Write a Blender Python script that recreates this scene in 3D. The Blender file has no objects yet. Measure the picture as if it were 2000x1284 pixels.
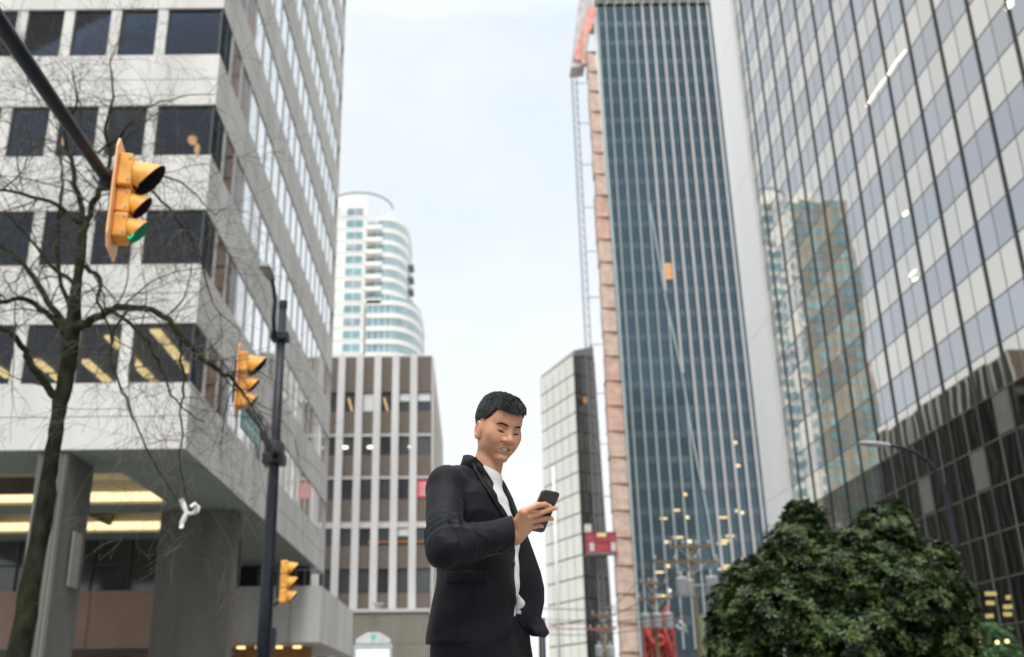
import bpy, bmesh, math, random
import numpy as np
from mathutils import Vector, Matrix, noise as mnoise

R_ = math.radians
sc = bpy.context.scene
COL = sc.collection

# ------------------------------------------------------------------ camera
FPX, PPX, PPY = 2004.0, 917.0, 642.0          # measured from the photograph (2000 x 1284)
PITCH, ROLL, CAMZ = R_(20.3), R_(0.6), 0.8
_F = Vector((0, math.cos(PITCH), math.sin(PITCH)))
_R = Vector((1, 0, 0))
_U = Vector((0, -math.sin(PITCH), math.cos(PITCH)))
XC = math.cos(ROLL) * _R - math.sin(ROLL) * _U
YC = math.sin(ROLL) * _R + math.cos(ROLL) * _U
cam_d = bpy.data.cameras.new('camera')
cam = bpy.data.objects.new('camera', cam_d)
COL.objects.link(cam)
cam.matrix_world = Matrix(((XC.x, YC.x, -_F.x, 0), (XC.y, YC.y, -_F.y, 0), (XC.z, YC.z, -_F.z, CAMZ), (0, 0, 0, 1)))
cam_d.sensor_width = 36.0
cam_d.lens = 36.0 * FPX / 2000.0
cam_d.shift_x = (1000 - PPX) / 2000.0
cam_d.clip_start = 0.1
cam_d.clip_end = 3000
cam_d.dof.use_dof = True
cam_d.dof.focus_distance = 3.62
cam_d.dof.aperture_fstop = 2.6
sc.camera = cam

# ------------------------------------------------------------------ sky, sun, exposure
sc.view_settings.view_transform = 'Standard'
sc.view_settings.look = 'None'
sc.view_settings.exposure = 0.45
sc.view_settings.gamma = 1.0
SUN_EL, SUN_AZ = R_(52), R_(176)              # azimuth clockwise from +Y: behind the camera, a little left
w = bpy.data.worlds.new('World'); sc.world = w; w.use_nodes = True
nt = w.node_tree; N = nt.nodes; L = nt.links
for n in list(N): N.remove(n)
out = N.new('ShaderNodeOutputWorld')
sky = N.new('ShaderNodeTexSky'); sky.sky_type = 'NISHITA'; sky.sun_disc = False
sky.sun_elevation = SUN_EL; sky.sun_rotation = SUN_AZ
bg1 = N.new('ShaderNodeBackground'); bg1.inputs['Strength'].default_value = 0.10
L.new(sky.outputs[0], bg1.inputs['Color'])
# overcast layer: brighter overhead, faint soft cloud structure
tc = N.new('ShaderNodeTexCoord')
sep = N.new('ShaderNodeSeparateXYZ'); L.new(tc.outputs['Generated'], sep.inputs[0])
ramp = N.new('ShaderNodeValToRGB'); L.new(sep.outputs['Z'], ramp.inputs[0])
el = ramp.color_ramp.elements
el[0].position = 0.0; el[0].color = (0.82, 0.85, 0.88, 1)
el[1].position = 1.0; el[1].color = (1.0, 1.0, 1.0, 1)
for p_, c_ in ((0.25, (0.79, 0.835, 0.88)), (0.42, (0.715, 0.78, 0.825)), (0.62, (0.68, 0.75, 0.81))):
    e = el.new(p_); e.color = c_ + (1,)
mp = N.new('ShaderNodeMapping'); L.new(tc.outputs['Generated'], mp.inputs[0]); mp.inputs['Scale'].default_value = (2.0, 1.2, 4.5)
mp.inputs['Rotation'].default_value = (0, 0.25, 0)
nz = N.new('ShaderNodeTexNoise'); nz.inputs['Scale'].default_value = 1.3; nz.inputs['Detail'].default_value = 5
L.new(mp.outputs[0], nz.inputs['Vector'])
cr = N.new('ShaderNodeValToRGB'); L.new(nz.outputs[0], cr.inputs[0])
cr.color_ramp.elements[0].position = 0.40; cr.color_ramp.elements[0].color = (0, 0, 0, 1)
cr.color_ramp.elements[1].position = 0.66; cr.color_ramp.elements[1].color = (1, 1, 1, 1)
mx = N.new('ShaderNodeMix'); mx.data_type = 'RGBA'
L.new(cr.outputs[0], mx.inputs[0]); L.new(ramp.outputs[0], mx.inputs[6]); mx.inputs[7].default_value = (0.83, 0.845, 0.865, 1)
st = N.new('ShaderNodeMapRange'); L.new(sep.outputs['Z'], st.inputs['Value'])
st.inputs['From Min'].default_value = 0.60; st.inputs['From Max'].default_value = 1.0
st.inputs['To Min'].default_value = 0.93; st.inputs['To Max'].default_value = 3.0
bg2 = N.new('ShaderNodeBackground'); L.new(mx.outputs[2], bg2.inputs['Color']); L.new(st.outputs[0], bg2.inputs['Strength'])
ms = N.new('ShaderNodeMixShader'); ms.inputs[0].default_value = 0.93
L.new(bg1.outputs[0], ms.inputs[1]); L.new(bg2.outputs[0], ms.inputs[2]); L.new(ms.outputs[0], out.inputs['Surface'])

sd = bpy.data.lights.new('sun', 'SUN'); sd.energy = 1.5; sd.angle = R_(20); sd.color = (1.0, 0.965, 0.92)
so = bpy.data.objects.new('sun', sd); COL.objects.link(so)
sdir = Vector((math.sin(SUN_AZ) * math.cos(SUN_EL), math.cos(SUN_AZ) * math.cos(SUN_EL), math.sin(SUN_EL)))
so.rotation_euler = sdir.to_track_quat('Z', 'Y').to_euler()
so.location = (0, -20, 60)

# ------------------------------------------------------------------ helpers
def ray(x, y):
    return _F + XC * ((x - PPX) / FPX) + YC * ((PPY - y) / FPX)
def P(x, y, Y):
    d = ray(x, y); return d * (Y / d.y) + Vector((0, 0, CAMZ))
def PX(x, y, X):
    d = ray(x, y); return d * (X / d.x) + Vector((0, 0, CAMZ))
def proj(p):
    p = Vector(p) - Vector((0, 0, CAMZ)); w_ = max(p.dot(_F), 0.01)
    return PPX + FPX * p.dot(XC) / w_, PPY - FPX * p.dot(YC) / w_

def new_mat(name):
    m = bpy.data.materials.new(name); m.use_nodes = True
    return m, m.node_tree, m.node_tree.nodes['Principled BSDF']

def mat(name, col, rough=0.6, metal=0.0, var=0.12, scale=3.0, bump=0.0, bscale=40.0, streak=False, ior=1.5, coat=0.0, spec=0.5, stretch=None, detail=6):
    """procedural surface: base colour varied by noise (dirt), optional vertical weather streaks and bump"""
    m, t, b = new_mat(name)
    n, l = t.nodes, t.links
    b.inputs['Roughness'].default_value = rough
    b.inputs['Metallic'].default_value = metal
    b.inputs['IOR'].default_value = ior
    b.inputs['Specular IOR Level'].default_value = spec
    b.inputs['Coat Weight'].default_value = coat
    g = n.new('ShaderNodeNewGeometry')
    mp = n.new('ShaderNodeMapping'); l.new(g.outputs['Position'], mp.inputs[0])
    mp.inputs['Scale'].default_value = stretch or ((1, 1, 0.18) if streak else (1, 1, 1))
    nz = n.new('ShaderNodeTexNoise'); nz.inputs['Scale'].default_value = scale; nz.inputs['Detail'].default_value = detail
    l.new(mp.outputs[0], nz.inputs['Vector'])
    r = n.new('ShaderNodeValToRGB'); l.new(nz.outputs[0], r.inputs[0])
    a = tuple(max(0, c * (1 - var)) for c in col[:3]); d = tuple(min(1, c * (1 + var)) for c in col[:3])
    r.color_ramp.elements[0].position = 0.3; r.color_ramp.elements[0].color = a + (1,)
    r.color_ramp.elements[1].position = 0.7; r.color_ramp.elements[1].color = d + (1,)
    l.new(r.outputs[0], b.inputs['Base Color'])
    if bump:
        n2 = n.new('ShaderNodeTexNoise'); n2.inputs['Scale'].default_value = bscale; n2.inputs['Detail'].default_value = 4
        l.new(g.outputs['Position'], n2.inputs['Vector'])
        bp = n.new('ShaderNodeBump'); bp.inputs['Strength'].default_value = bump; bp.inputs['Distance'].default_value = 0.02
        l.new(n2.outputs[0], bp.inputs['Height']); l.new(bp.outputs[0], b.inputs['Normal'])
    return m

def emit(name, col, s):
    m, t, b = new_mat(name)
    b.inputs['Base Color'].default_value = tuple(c * .2 for c in col) + (1,)
    b.inputs['Emission Color'].default_value = tuple(col) + (1,)
    b.inputs['Emission Strength'].default_value = s
    return m

def mirror_glass(name, col, rough=0.02, wave=0.02, cell=(1.3, 1.3, 1.75), off=(0, 0, 0), metal=1.0, wscale=0.35, ripple=0.0):
    """coated facade glass; each pane is tipped a hair and slightly bowed, as real panes are"""
    m, t, b = new_mat(name)
    n, l = t.nodes, t.links
    b.inputs['Metallic'].default_value = metal
    b.inputs['Roughness'].default_value = rough
    g = n.new('ShaderNodeNewGeometry')
    va = n.new('ShaderNodeVectorMath'); va.operation = 'SUBTRACT'; l.new(g.outputs['Position'], va.inputs[0]); va.inputs[1].default_value = off
    vd = n.new('ShaderNodeVectorMath'); vd.operation = 'DIVIDE'; l.new(va.outputs[0], vd.inputs[0]); vd.inputs[1].default_value = cell
    vf = n.new('ShaderNodeVectorMath'); vf.operation = 'FLOOR'; l.new(vd.outputs[0], vf.inputs[0])
    wn = n.new('ShaderNodeTexWhiteNoise'); wn.noise_dimensions = '3D'; l.new(vf.outputs[0], wn.inputs['Vector'])
    s1 = n.new('ShaderNodeVectorMath'); s1.operation = 'SUBTRACT'; l.new(wn.outputs['Color'], s1.inputs[0]); s1.inputs[1].default_value = (0.5, 0.5, 0.5)
    s2 = n.new('ShaderNodeVectorMath'); s2.operation = 'SCALE'; l.new(s1.outputs[0], s2.inputs[0]); s2.inputs['Scale'].default_value = wave
    nz = n.new('ShaderNodeTexNoise'); nz.inputs['Scale'].default_value = wscale; nz.inputs['Detail'].default_value = 2; l.new(g.outputs['Position'], nz.inputs['Vector'])
    s3 = n.new('ShaderNodeVectorMath'); s3.operation = 'SUBTRACT'; l.new(nz.outputs['Color'], s3.inputs[0]); s3.inputs[1].default_value = (0.5, 0.5, 0.5)
    s4 = n.new('ShaderNodeVectorMath'); s4.operation = 'SCALE'; l.new(s3.outputs[0], s4.inputs[0]); s4.inputs['Scale'].default_value = ripple
    ad = n.new('ShaderNodeVectorMath'); ad.operation = 'ADD'; l.new(s2.outputs[0], ad.inputs[0]); l.new(s4.outputs[0], ad.inputs[1])
    a2 = n.new('ShaderNodeVectorMath'); a2.operation = 'ADD'; l.new(ad.outputs[0], a2.inputs[0]); l.new(g.outputs['Normal'], a2.inputs[1])
    no = n.new('ShaderNodeVectorMath'); no.operation = 'NORMALIZE'; l.new(a2.outputs[0], no.inputs[0])
    l.new(no.outputs[0], b.inputs['Normal'])
    hv = n.new('ShaderNodeMix'); hv.data_type = 'RGBA'; l.new(wn.outputs['Value'], hv.inputs[0])
    hv.inputs[6].default_value = tuple(c * 0.93 for c in col) + (1,); hv.inputs[7].default_value = tuple(min(1, c * 1.05) for c in col) + (1,)
    l.new(hv.outputs[2], b.inputs['Base Color'])
    return m

def clear_glass(name, tint=(0.75, 0.8, 0.82), ior=1.7):
    m = bpy.data.materials.new(name); m.use_nodes = True
    n, l = m.node_tree.nodes, m.node_tree.links
    for x in list(n): n.remove(x)
    o = n.new('ShaderNodeOutputMaterial'); tr = n.new('ShaderNodeBsdfTransparent'); tr.inputs[0].default_value = tint + (1,)
    gl = n.new('ShaderNodeBsdfGlossy'); gl.inputs['Roughness'].default_value = 0.02
    fr = n.new('ShaderNodeFresnel'); fr.inputs['IOR'].default_value = ior
    mi = n.new('ShaderNodeMixShader'); l.new(fr.outputs[0], mi.inputs[0]); l.new(tr.outputs[0], mi.inputs[1]); l.new(gl.outputs[0], mi.inputs[2])
    l.new(mi.outputs[0], o.inputs['Surface'])
    return m

class MB:
    def __init__(s): s.v = []; s.f = []
    def add(s, v, f):
        k = len(s.v); s.v += [tuple(a) for a in v]; s.f += [tuple(i + k for i in q) for q in f]; return s
    def box(s, x0, x1, y0, y1, z0, z1):
        if x0 > x1: x0, x1 = x1, x0
        if y0 > y1: y0, y1 = y1, y0
        if z0 > z1: z0, z1 = z1, z0
        v = [(x0, y0, z0), (x1, y0, z0), (x1, y1, z0), (x0, y1, z0), (x0, y0, z1), (x1, y0, z1), (x1, y1, z1), (x0, y1, z1)]
        return s.add(v, [(0, 3, 2, 1), (4, 5, 6, 7), (0, 1, 5, 4), (1, 2, 6, 5), (2, 3, 7, 6), (3, 0, 4, 7)])
    def prism(s, pts, z0, z1, ztop=None):
        """pts counter-clockwise seen from above"""
        n = len(pts); v = [(x, y, z0) for x, y in pts] + [(x, y, (ztop[i] if ztop else z1)) for i, (x, y) in enumerate(pts)]
        f = [tuple(range(n - 1, -1, -1)), tuple(range(n, 2 * n))] + [(i, (i + 1) % n, n + (i + 1) % n, n + i) for i in range(n)]
        return s.add(v, f)
    def hexa(s, b, t):
        v = list(b) + list(t); n = len(b)
        return s.add(v, [tuple(range(n - 1, -1, -1)), tuple(range(n, 2 * n))] + [(i, (i + 1) % n, n + (i + 1) % n, n + i) for i in range(n)])
    def quad(s, a, b, c, d): return s.add([a, b, c, d], [(0, 1, 2, 3)])
    def tube(s, pts, rad, n=8, cap=True):
        pts = [Vector(p) for p in pts]
        if not hasattr(rad, '__len__'): rad = [rad] * len(pts)
        k = len(pts); vs = []; ref = None
        for i in range(k):
            d = (pts[min(i + 1, k - 1)] - pts[max(i - 1, 0)])
            if d.length < 1e-9: d = Vector((0, 0, 1))
            d.normalize()
            if ref is None:
                ref = d.orthogonal().normalized()
            else:
                ref = ref - d * ref.dot(d)
                if ref.length < 1e-6: ref = d.orthogonal()
                ref.normalize()
            bi = d.cross(ref)
            for j in range(n):
                a = 2 * math.pi * j / n
                vs.append(pts[i] + (ref * math.cos(a) + bi * math.sin(a)) * rad[i])
        fs = [(i * n + j, i * n + (j + 1) % n, (i + 1) * n + (j + 1) % n, (i + 1) * n + j) for i in range(k - 1) for j in range(n)]
        if cap: fs += [tuple(range(n - 1, -1, -1)), tuple((k - 1) * n + j for j in range(n))]
        return s.add(vs, fs)
    def beam(s, a, b, w_, h_, up=(0, 0, 1)):
        a, b = Vector(a), Vector(b); d = (b - a).normalized(); u = Vector(up)
        sx = d.cross(u)
        if sx.length < 1e-4: sx = d.cross(Vector((1, 0, 0)))
        sx.normalize(); sz = sx.cross(d).normalized()
        q = lambda p: [p - sx * w_ / 2 - sz * h_ / 2, p + sx * w_ / 2 - sz * h_ / 2, p + sx * w_ / 2 + sz * h_ / 2, p - sx * w_ / 2 + sz * h_ / 2]
        return s.add(q(a) + q(b), [(0, 1, 2, 3), (7, 6, 5, 4), (0, 4, 5, 1), (1, 5, 6, 2), (2, 6, 7, 3), (3, 7, 4, 0)])
    def lathe(s, prof, c=(0, 0, 0), n=24, M=None, a0=0, a1=2 * math.pi):
        vs = []; full = abs(a1 - a0 - 2 * math.pi) < 1e-6; m_ = n if full else n + 1
        for r, z in prof:
            for j in range(m_):
                a = a0 + (a1 - a0) * j / n
                p = Vector((r * math.cos(a), r * math.sin(a), z))
                if M is not None: p = M @ p
                vs.append(p + Vector(c))
        fs = []
        for i in range(len(prof) - 1):
            for j in range(n):
                j2 = (j + 1) % m_
                fs.append((i * m_ + j, i * m_ + j2, (i + 1) * m_ + j2, (i + 1) * m_ + j))
        return s.add(vs, fs)
    def build(s, name, m, parent=None, smooth=False, bevel=0.0, kind=None, label=None):
        me = bpy.data.meshes.new(name); me.from_pydata([tuple(a) for a in s.v], [], s.f); me.update()
        if m is not None: me.materials.append(m)
        o = bpy.data.objects.new(name, me); COL.objects.link(o)
        if parent is not None: o.parent = parent
        if smooth: me.polygons.foreach_set('use_smooth', [True] * len(me.polygons))
        if bevel:
            md = o.modifiers.new('bevel', 'BEVEL'); md.width = bevel; md.segments = 2; md.limit_method = 'ANGLE'
        if kind: o['kind'] = kind
        if label: o['label'] = label
        return o

def thing(name, label, cat, loc=(0, 0, 0), group=None):
    """an Empty at the thing's base; parts are modelled in world coordinates, so it carries the inverse"""
    o = bpy.data.objects.new(name, None); COL.objects.link(o); o.location = loc; o.empty_display_size = 0.3
    o['label'] = label; o['category'] = cat
    if group: o['group'] = group
    return o
def settle(root):
    """move children (built in world coordinates) into the frame of their Empty"""
    inv = Matrix.Translation(root.location).inverted()
    for c in root.children: c.matrix_parent_inverse = inv
def tag(o, label, cat, group=None, kind=None):
    if kind: o['kind'] = kind
    if label: o['label'] = label
    if cat: o['category'] = cat
    if group: o['group'] = group
    return o
def box_of(name, m, parent, *a, **k):
    return MB().box(*a).build(name, m, parent, **k)

M = {}
M['concrete'] = mat('white_precast_concrete', (0.60, 0.585, 0.555), 0.8, var=0.14, scale=0.9, streak=True, bump=0.15, bscale=12)
M['concrete_side'] = mat('grey_white_precast_concrete', (0.56, 0.54, 0.505), 0.8, var=0.09, scale=0.7, streak=True, bump=0.1, bscale=12)
M['soffit'] = mat('soffit_grey_green', (0.22, 0.26, 0.235), 0.75, var=0.08, scale=0.6)
M['ribbed'] = mat('ribbed_dark_concrete', (0.145, 0.145, 0.13), 0.85, var=0.3, scale=0.8, streak=True, bump=0.3, bscale=30)
M['beige_rib'] = mat('ribbed_beige_concrete', (0.31, 0.295, 0.25), 0.85, var=0.12, scale=1.5, streak=True, bump=0.3, bscale=20)
M['black_metal'] = mat('black_painted_metal', (0.012, 0.016, 0.022), 0.42, var=0.3, scale=6, bump=0.08, bscale=60, spec=0.35)
M['dark_frame'] = mat('dark_bronze_frame', (0.045, 0.05, 0.045), 0.5, var=0.2, scale=2)
M['fin_white'] = mat('pale_fin', (0.62, 0.61, 0.60), 0.7, var=0.08, scale=1, streak=True)
M['brown'] = mat('brown_panel', (0.155, 0.128, 0.105), 0.8, var=0.10, scale=2.5, bump=0.2, bscale=25)
M['glass_dark'] = mat('dark_window_glass', (0.030, 0.036, 0.042), 0.06, var=0.35, scale=0.6, ior=1.6)
M['glass_mid'] = mat('window_glass_grey', (0.045, 0.05, 0.052), 0.08, var=0.4, scale=0.5, ior=1.7)
M['clear'] = clear_glass('clear_tinted_glass', (0.42, 0.52, 0.66), 1.52)
M['asphalt'] = mat('asphalt', (0.055, 0.055, 0.056), 0.55, var=0.25, scale=1.2, bump=0.4, bscale=80)
M['paving'] = mat('concrete_paving', (0.30, 0.29, 0.27), 0.8, var=0.15, scale=1.0, bump=0.2)
M['line'] = mat('road_paint', (0.7, 0.7, 0.66), 0.7, var=0.1, scale=8)
M['warm'] = emit('warm_light', (1.0, 0.70, 0.30), 1.6)
M['office_strip'] = emit('office_strip_light', (1.0, 0.50, 0.13), 3.6)
M['warm_soft'] = emit('warm_light_soft', (1.0, 0.38, 0.10), 2.6)
M['cove'] = emit('cove_light', (1.0, 0.76, 0.40), 1.25)
M['white_light'] = emit('white_light', (1.0, 0.93, 0.72), 1.6)
M['wood_pole'] = mat('weathered_wood_pole', (0.20, 0.145, 0.085), 0.9, var=0.3, scale=4, streak=True)
M['galv'] = mat('galvanised_grey', (0.42, 0.44, 0.45), 0.5, var=0.1, scale=5, metal=0.2)
M['porcelain'] = mat('grey_porcelain', (0.6, 0.58, 0.58), 0.25, var=0.1)
M['wire'] = mat('dark_cable', (0.03, 0.03, 0.035), 0.6, var=0.1)
M['yellow'] = mat('signal_yellow', (0.78, 0.34, 0.045), 0.45, var=0.26, scale=7, bump=0.15, bscale=50)
M['yellow_in'] = mat('hood_inside_black', (0.008, 0.008, 0.008), 0.9, var=0.2)
M['plate'] = mat('backplate_orange', (0.86, 0.47, 0.22), 0.45, var=0.08, scale=6)
M['interior'] = mat('interior_dark', (0.10, 0.085, 0.07), 0.9, var=0.3, scale=0.6)
M['interior_ceiling'] = mat('interior_ceiling', (0.13, 0.12, 0.11), 0.9, var=0.15, scale=0.8)

# ------------------------------------------------------------------ ground, road, pavements
MB().box(-400, 400, -200, 600, -0.5, -0.12).build('ground', M['paving'], kind='structure')
MB().box(-2.0, 12.5, -120, 560, -0.119, -0.115).build('road', M['asphalt'], kind='structure')
MB().box(-60, 60, 14.0, 22.0, -0.1145, -0.1105).build('cross_street', M['asphalt'], kind='structure')
MB().box(-8.2, -2.0, 22.0, 560, -0.119, 0.0).build('pavement', M['paving'], kind='structure')
MB().box(12.5, 20.4, 22.0, 560, -0.119, 0.0).build('pavement', M['paving'], kind='structure')
MB().box(-8.2, -2.0, -60, 14.0, -0.119, 0.0).build('pavement', M['paving'], kind='structure')
MB().box(12.5, 20.4, -60, 14.0, -0.119, 0.0).build('pavement', M['paving'], kind='structure')
lm = MB()
for k in range(30): lm.box(5.2, 5.35, 26 + k * 6, 29 + k * 6, -0.1105, -0.1065)
for k in range(12): lm.box(-1.6 + k * 1.2, -1.0 + k * 1.2, 22.6, 25.4, -0.1105, -0.1065)
lm.build('road_markings', M['line'], kind='structure')
# a traffic island the man stands on
MB().box(-2.6, 3.6, 1.6, 6.5, -0.1104, 0.0).build('traffic_island', M['paving'], kind='structure', bevel=0.02)

# ------------------------------------------------------------------ generic facade part sorter
def size_px(c, w_, h_):
    d = (Vector(c) - Vector((0, 0, CAMZ))).length
    return w_ * h_ / (d * d)

exec_parts = []
# ------------------------------------------------------------------ white concrete office building (left)
def white_building():
    X0, Y0, X1, Y1 = -24.0, 30.0, -8.55, 60.5
    B = thing('office_building', 'white precast concrete office block with window grid above a columned arcade, far left', 'building', (X1, Y0, 0))
    zb = 10.24; pf = 3.96; hw = 1.95; nf = 10; soff = 8.17; top = zb + nf * pf + 1.0
    fw = M['concrete']; 
    gap = 0.03; t = 0.45
    # spandrels: two stacked precast courses per floor; the four sides as one ring of boxes
    for k in range(nf + 1):
        za = soff if k == 0 else zb + (k - 1) * pf + hw
        zc = zb + k * pf if k < nf else top
        zm = 9.18 if k == 0 else (za + zc) / 2
        mb = MB()
        for a, b in ((za, zm - gap / 2), (zm + gap / 2, zc)):
            mb.box(X0, X1, Y0, Y0 + t, a, b)
            # side in panels, 3.24 m long with a fine joint
            y = Y0 + t
            while y < Y1 - 0.1:
                y2 = min(y + 6.48, Y1); mb.box(X1 - t, X1, y, y2 - 0.02, a, b); y = y2
            mb.box(X0, X0 + t, Y0 + t, Y1, a, b); mb.box(X0 + t, X1 - t, Y1 - t, Y1, a, b)
        # backing just behind the joints
        mb.box(X0 + 0.06, X1 - 0.06, Y0 + 0.06, Y0 + t - 0.03, za + 0.05, zc - 0.05)
        mb.box(X1 - t + 0.05, X1 - 0.06, Y0 + t, Y1 - 0.06, za + 0.05, zc - 0.05)
        mb.build('spandrel', fw, B)
    # floor slabs / ceilings inside
    mb = MB()
    for k in range(1, nf + 1):
        mb.box(X0 + t, X1 - t - .01, Y0 + t + .01, Y1 - t - .01, zb + (k - 1) * pf + hw + 0.03, zb + k * pf - 0.35)
    mb.build('ceiling', M['interior_ceiling'], B)
    mb = MB().box(X0 + t + .1, X1 - 7.4, Y0 + 8, Y0 + 8.2, soff + .3, top - .2)
    mb.box(X1 - 7.4, X1 - 7.2, Y0 + 8, Y1 - 1, soff + .3, top - .2)
    mb.build('inner_wall', M['interior'], B)
    MB().box(X0, X1, Y0, Y1, top, top + 0.25).build('roof', fw, B)
    # windows: corner window 1.95 m then 1.3 m wide windows every 1.62 m
    wins = []
    for k in range(nf):
        z0 = zb + k * pf; z1 = z0 + hw
        fx = [(X1 - 1.95, X1 - 0.05)]
        x = X1 - 1.95 - 0.35
        while x - 1.3 > X0 + 0.3: fx.append((x - 1.3, x)); x -= 1.65
        for a, b in fx: wins.append(('f', a, b, z0, z1, size_px(((a + b) / 2, Y0, (z0 + z1) / 2), (b - a) * 0.9, hw), k))
        fy = [(Y0 + 0.05, Y0 + 1.5)]
        y = Y0 + 1.5 + 0.32
        while y + 1.3 < Y1 - 0.3: fy.append((y, y + 1.3)); y += 1.62
        for a, b in fy: wins.append(('s', a, b, z0, z1, size_px((X1, (a + b) / 2, (z0 + z1) / 2), (b - a) * 0.25, hw) * (1 if proj((X1, (a + b) / 2, z0))[1] > -40 else .01), k))
    prs = []
    for k in range(nf):
        z0 = zb + k * pf; z1 = z0 + hw
        x = X1 - 1.95
        while x - 0.35 > X0: prs.append(((x - 0.35, x, Y0 + 0.04, Y0 + t, z0, z1), 0, size_px((x, Y0, z0), .35, hw))); x -= 1.65
        prs.append(((X0, X0 + 0.3, Y0 + 0.04, Y0 + t, z0, z1), 0, 0))
        y = Y0 + 1.5
        while y + 0.32 < Y1 - 0.2: prs.append(((X1 - t, X1 - 0.02, y, y + 0.32, z0, z1), 1, size_px((X1, y, z0), .08, hw) * (1 if proj((X1, y, z0))[1] > -40 else .01))); y += 1.62
        prs.append(((X1 - t, X1 - 0.02, Y1 - 0.3, Y1, z0, z1), 1, 0)); prs.append(((X0, X0 + t, Y0 + t, Y1, z0, z1), 1, 0)); prs.append(((X0 + t, X1 - t, Y1 - t, Y1, z0, z1), 1, 0))
    prs.sort(key=lambda q: -q[2]); rp = [MB(), MB()]
    for i, (bx_, sde, _) in enumerate(prs):
        if i < 100: MB().box(*bx_).build('pier', M['concrete_side' if sde else 'concrete'], B)
        else: rp[sde].box(*bx_)
    for sde in (0, 1):
        if rp[sde].v: rp[sde].build('pier', M['concrete_side' if sde else 'concrete'], B, kind='stuff')
    wins.sort(key=lambda q: -q[5])
    rest_dark, rest_mirror = MB(), MB()
    rnd = random.Random(4)
    for i, (sd_, a, b, z0, z1, s, k) in enumerate(wins):
        blind = sd_ == 's' and a > 33.5  # near-white mirror panes that return the bright sky; no blinds here
        if sd_ == 'f':
            g = lambda q: q.box(a + 0.03, b - 0.03, Y0 + 0.12, Y0 + 0.15, z0 + 0.04, z1 - 0.04)
        else:
            g = lambda q: q.box(X1 - 0.075, X1 - 0.045, a + 0.02, b - 0.03, z0 + 0.04, z1 - 0.04)
        gm = M['sky_mirror_glass'] if blind else (M['clear'] if sd_ == 'f' or a < 33.5 else M['side_glass'])
        if i < 100:
            wo = g(MB()).build('window', gm, B)
            fr = MB()
            if sd_ == 'f':
                for q in ((a, a + .05, z0, z1), (b - .05, b, z0, z1)): fr.box(q[0], q[1], Y0 + .09, Y0 + .18, q[2], q[3])
                fr.box(a + .05, b - .05, Y0 + .09, Y0 + .18, z0, z0 + .05); fr.box(a + .05, b - .05, Y0 + .09, Y0 + .18, z1 - .05, z1)
            else:
                for q in ((a, a + .05), (b - .05, b)): fr.box(X1 - .10, X1 - .04, q[0], q[1], z0, z1)
                fr.box(X1 - .10, X1 - .04, a + .05, b - .05, z0, z0 + .05); fr.box(X1 - .10, X1 - .04, a + .05, b - .05, z1 - .05, z1)
            fr.build('frame', M['dark_frame'], wo)
        else: g(rest_mirror if blind else rest_dark)
    if rest_dark.v: rest_dark.build('window', M['side_glass'], B, kind='stuff')
    if rest_mirror.v: rest_mirror.build('window', M['sky_mirror_glass'], B, kind='stuff')
    # lit ceiling fittings, ground office floor and the lamps two floors up
    for x, ys in ((-9.97, ((30.5, 31.7), (32.0, 33.3), (33.7, 34.9), (35.3, 36.5))), (-11.6, ((31.0, 32.2), (32.6, 34.0), (34.4, 35.4), (35.8, 37))), (-13.25, ((33.4, 34.7), (35.0, 36.2))), (-14.9, ((33.3, 34.6), (35, 36.2))), (-16.6, ((32, 33.4), (34, 35.2)))):
        for j, (ya, yb) in enumerate(ys):
            MB().box(x - 0.16, x + 0.16, ya, yb, 12.10, 12.17).build('ceiling_light', M['office_strip'] if j < 3 else M['warm_soft'], B)
    for px_, py_, s in ((376, 272, .16), (385, 292, .10), (265, 240, .14), (172, 236, .12), (70, 222, .18), (115, 275, .2)):
        c = P(px_, py_, 32.2)
        MB().lathe([(0, .22), (s * .7, .2), (s, .05), (s * 1.0, -.1), (s * .5, -.2), (0, -.22)], c, 12).build('pendant_lamp', M['warm_soft'], B, smooth=True)
    # soffit with its recessed light coves
    sb = MB(); zs0, zs1 = soff - 0.02, soff + 0.02
    cov = [(-21, -11.45, 33.2, 38.7), (-21, -11.45, 40.4, 45.2)]
    sb.box(X0, X1 - 0.02, Y0 + 0.02, 33.2, zs0, zs1); sb.box(-11.45, X1 - 0.02, 33.2, Y1 - .02, zs0, zs1)
    sb.box(X0, -11.45, 38.7, 40.4, zs0, zs1); sb.box(X0, -11.45, 45.2, Y1 - .02, zs0, zs1); sb.box(X0, -21, 33.2, 38.7, zs0, zs1); sb.box(X0, -21, 40.4, 45.2, zs0, zs1)
    sb.build('soffit', M['soffit'], B)
    for (xa, xb, ya, yb) in cov:
        c = MB(); h = 0.9
        c.box(xa, xb, ya, yb, zs1 + h, zs1 + h + .05)
        c.box(xa, xb, ya - .05, ya, zs1, zs1 + h); c.box(xa, xb, yb, yb + .05, zs1, zs1 + h); c.box(xb, xb + .05, ya, yb, zs1, zs1 + h)
        c.build('light_cove', M['cove_paint'], B)
        MB().box(xa, xb - 0.25, yb - 0.10, yb - 0.02, zs1 + 0.10, zs1 + 0.42).build('strip_light', M['cove'], B)
        for x in (-13.0, -15.6):
            MB().lathe([(0, 0), (.22, 0), (.26, .05), (.0, .05)], (x, (ya + yb) / 2 + .8, zs1 + h - 0.06), 16).build('downlight', M['pinklight'], B)
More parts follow.
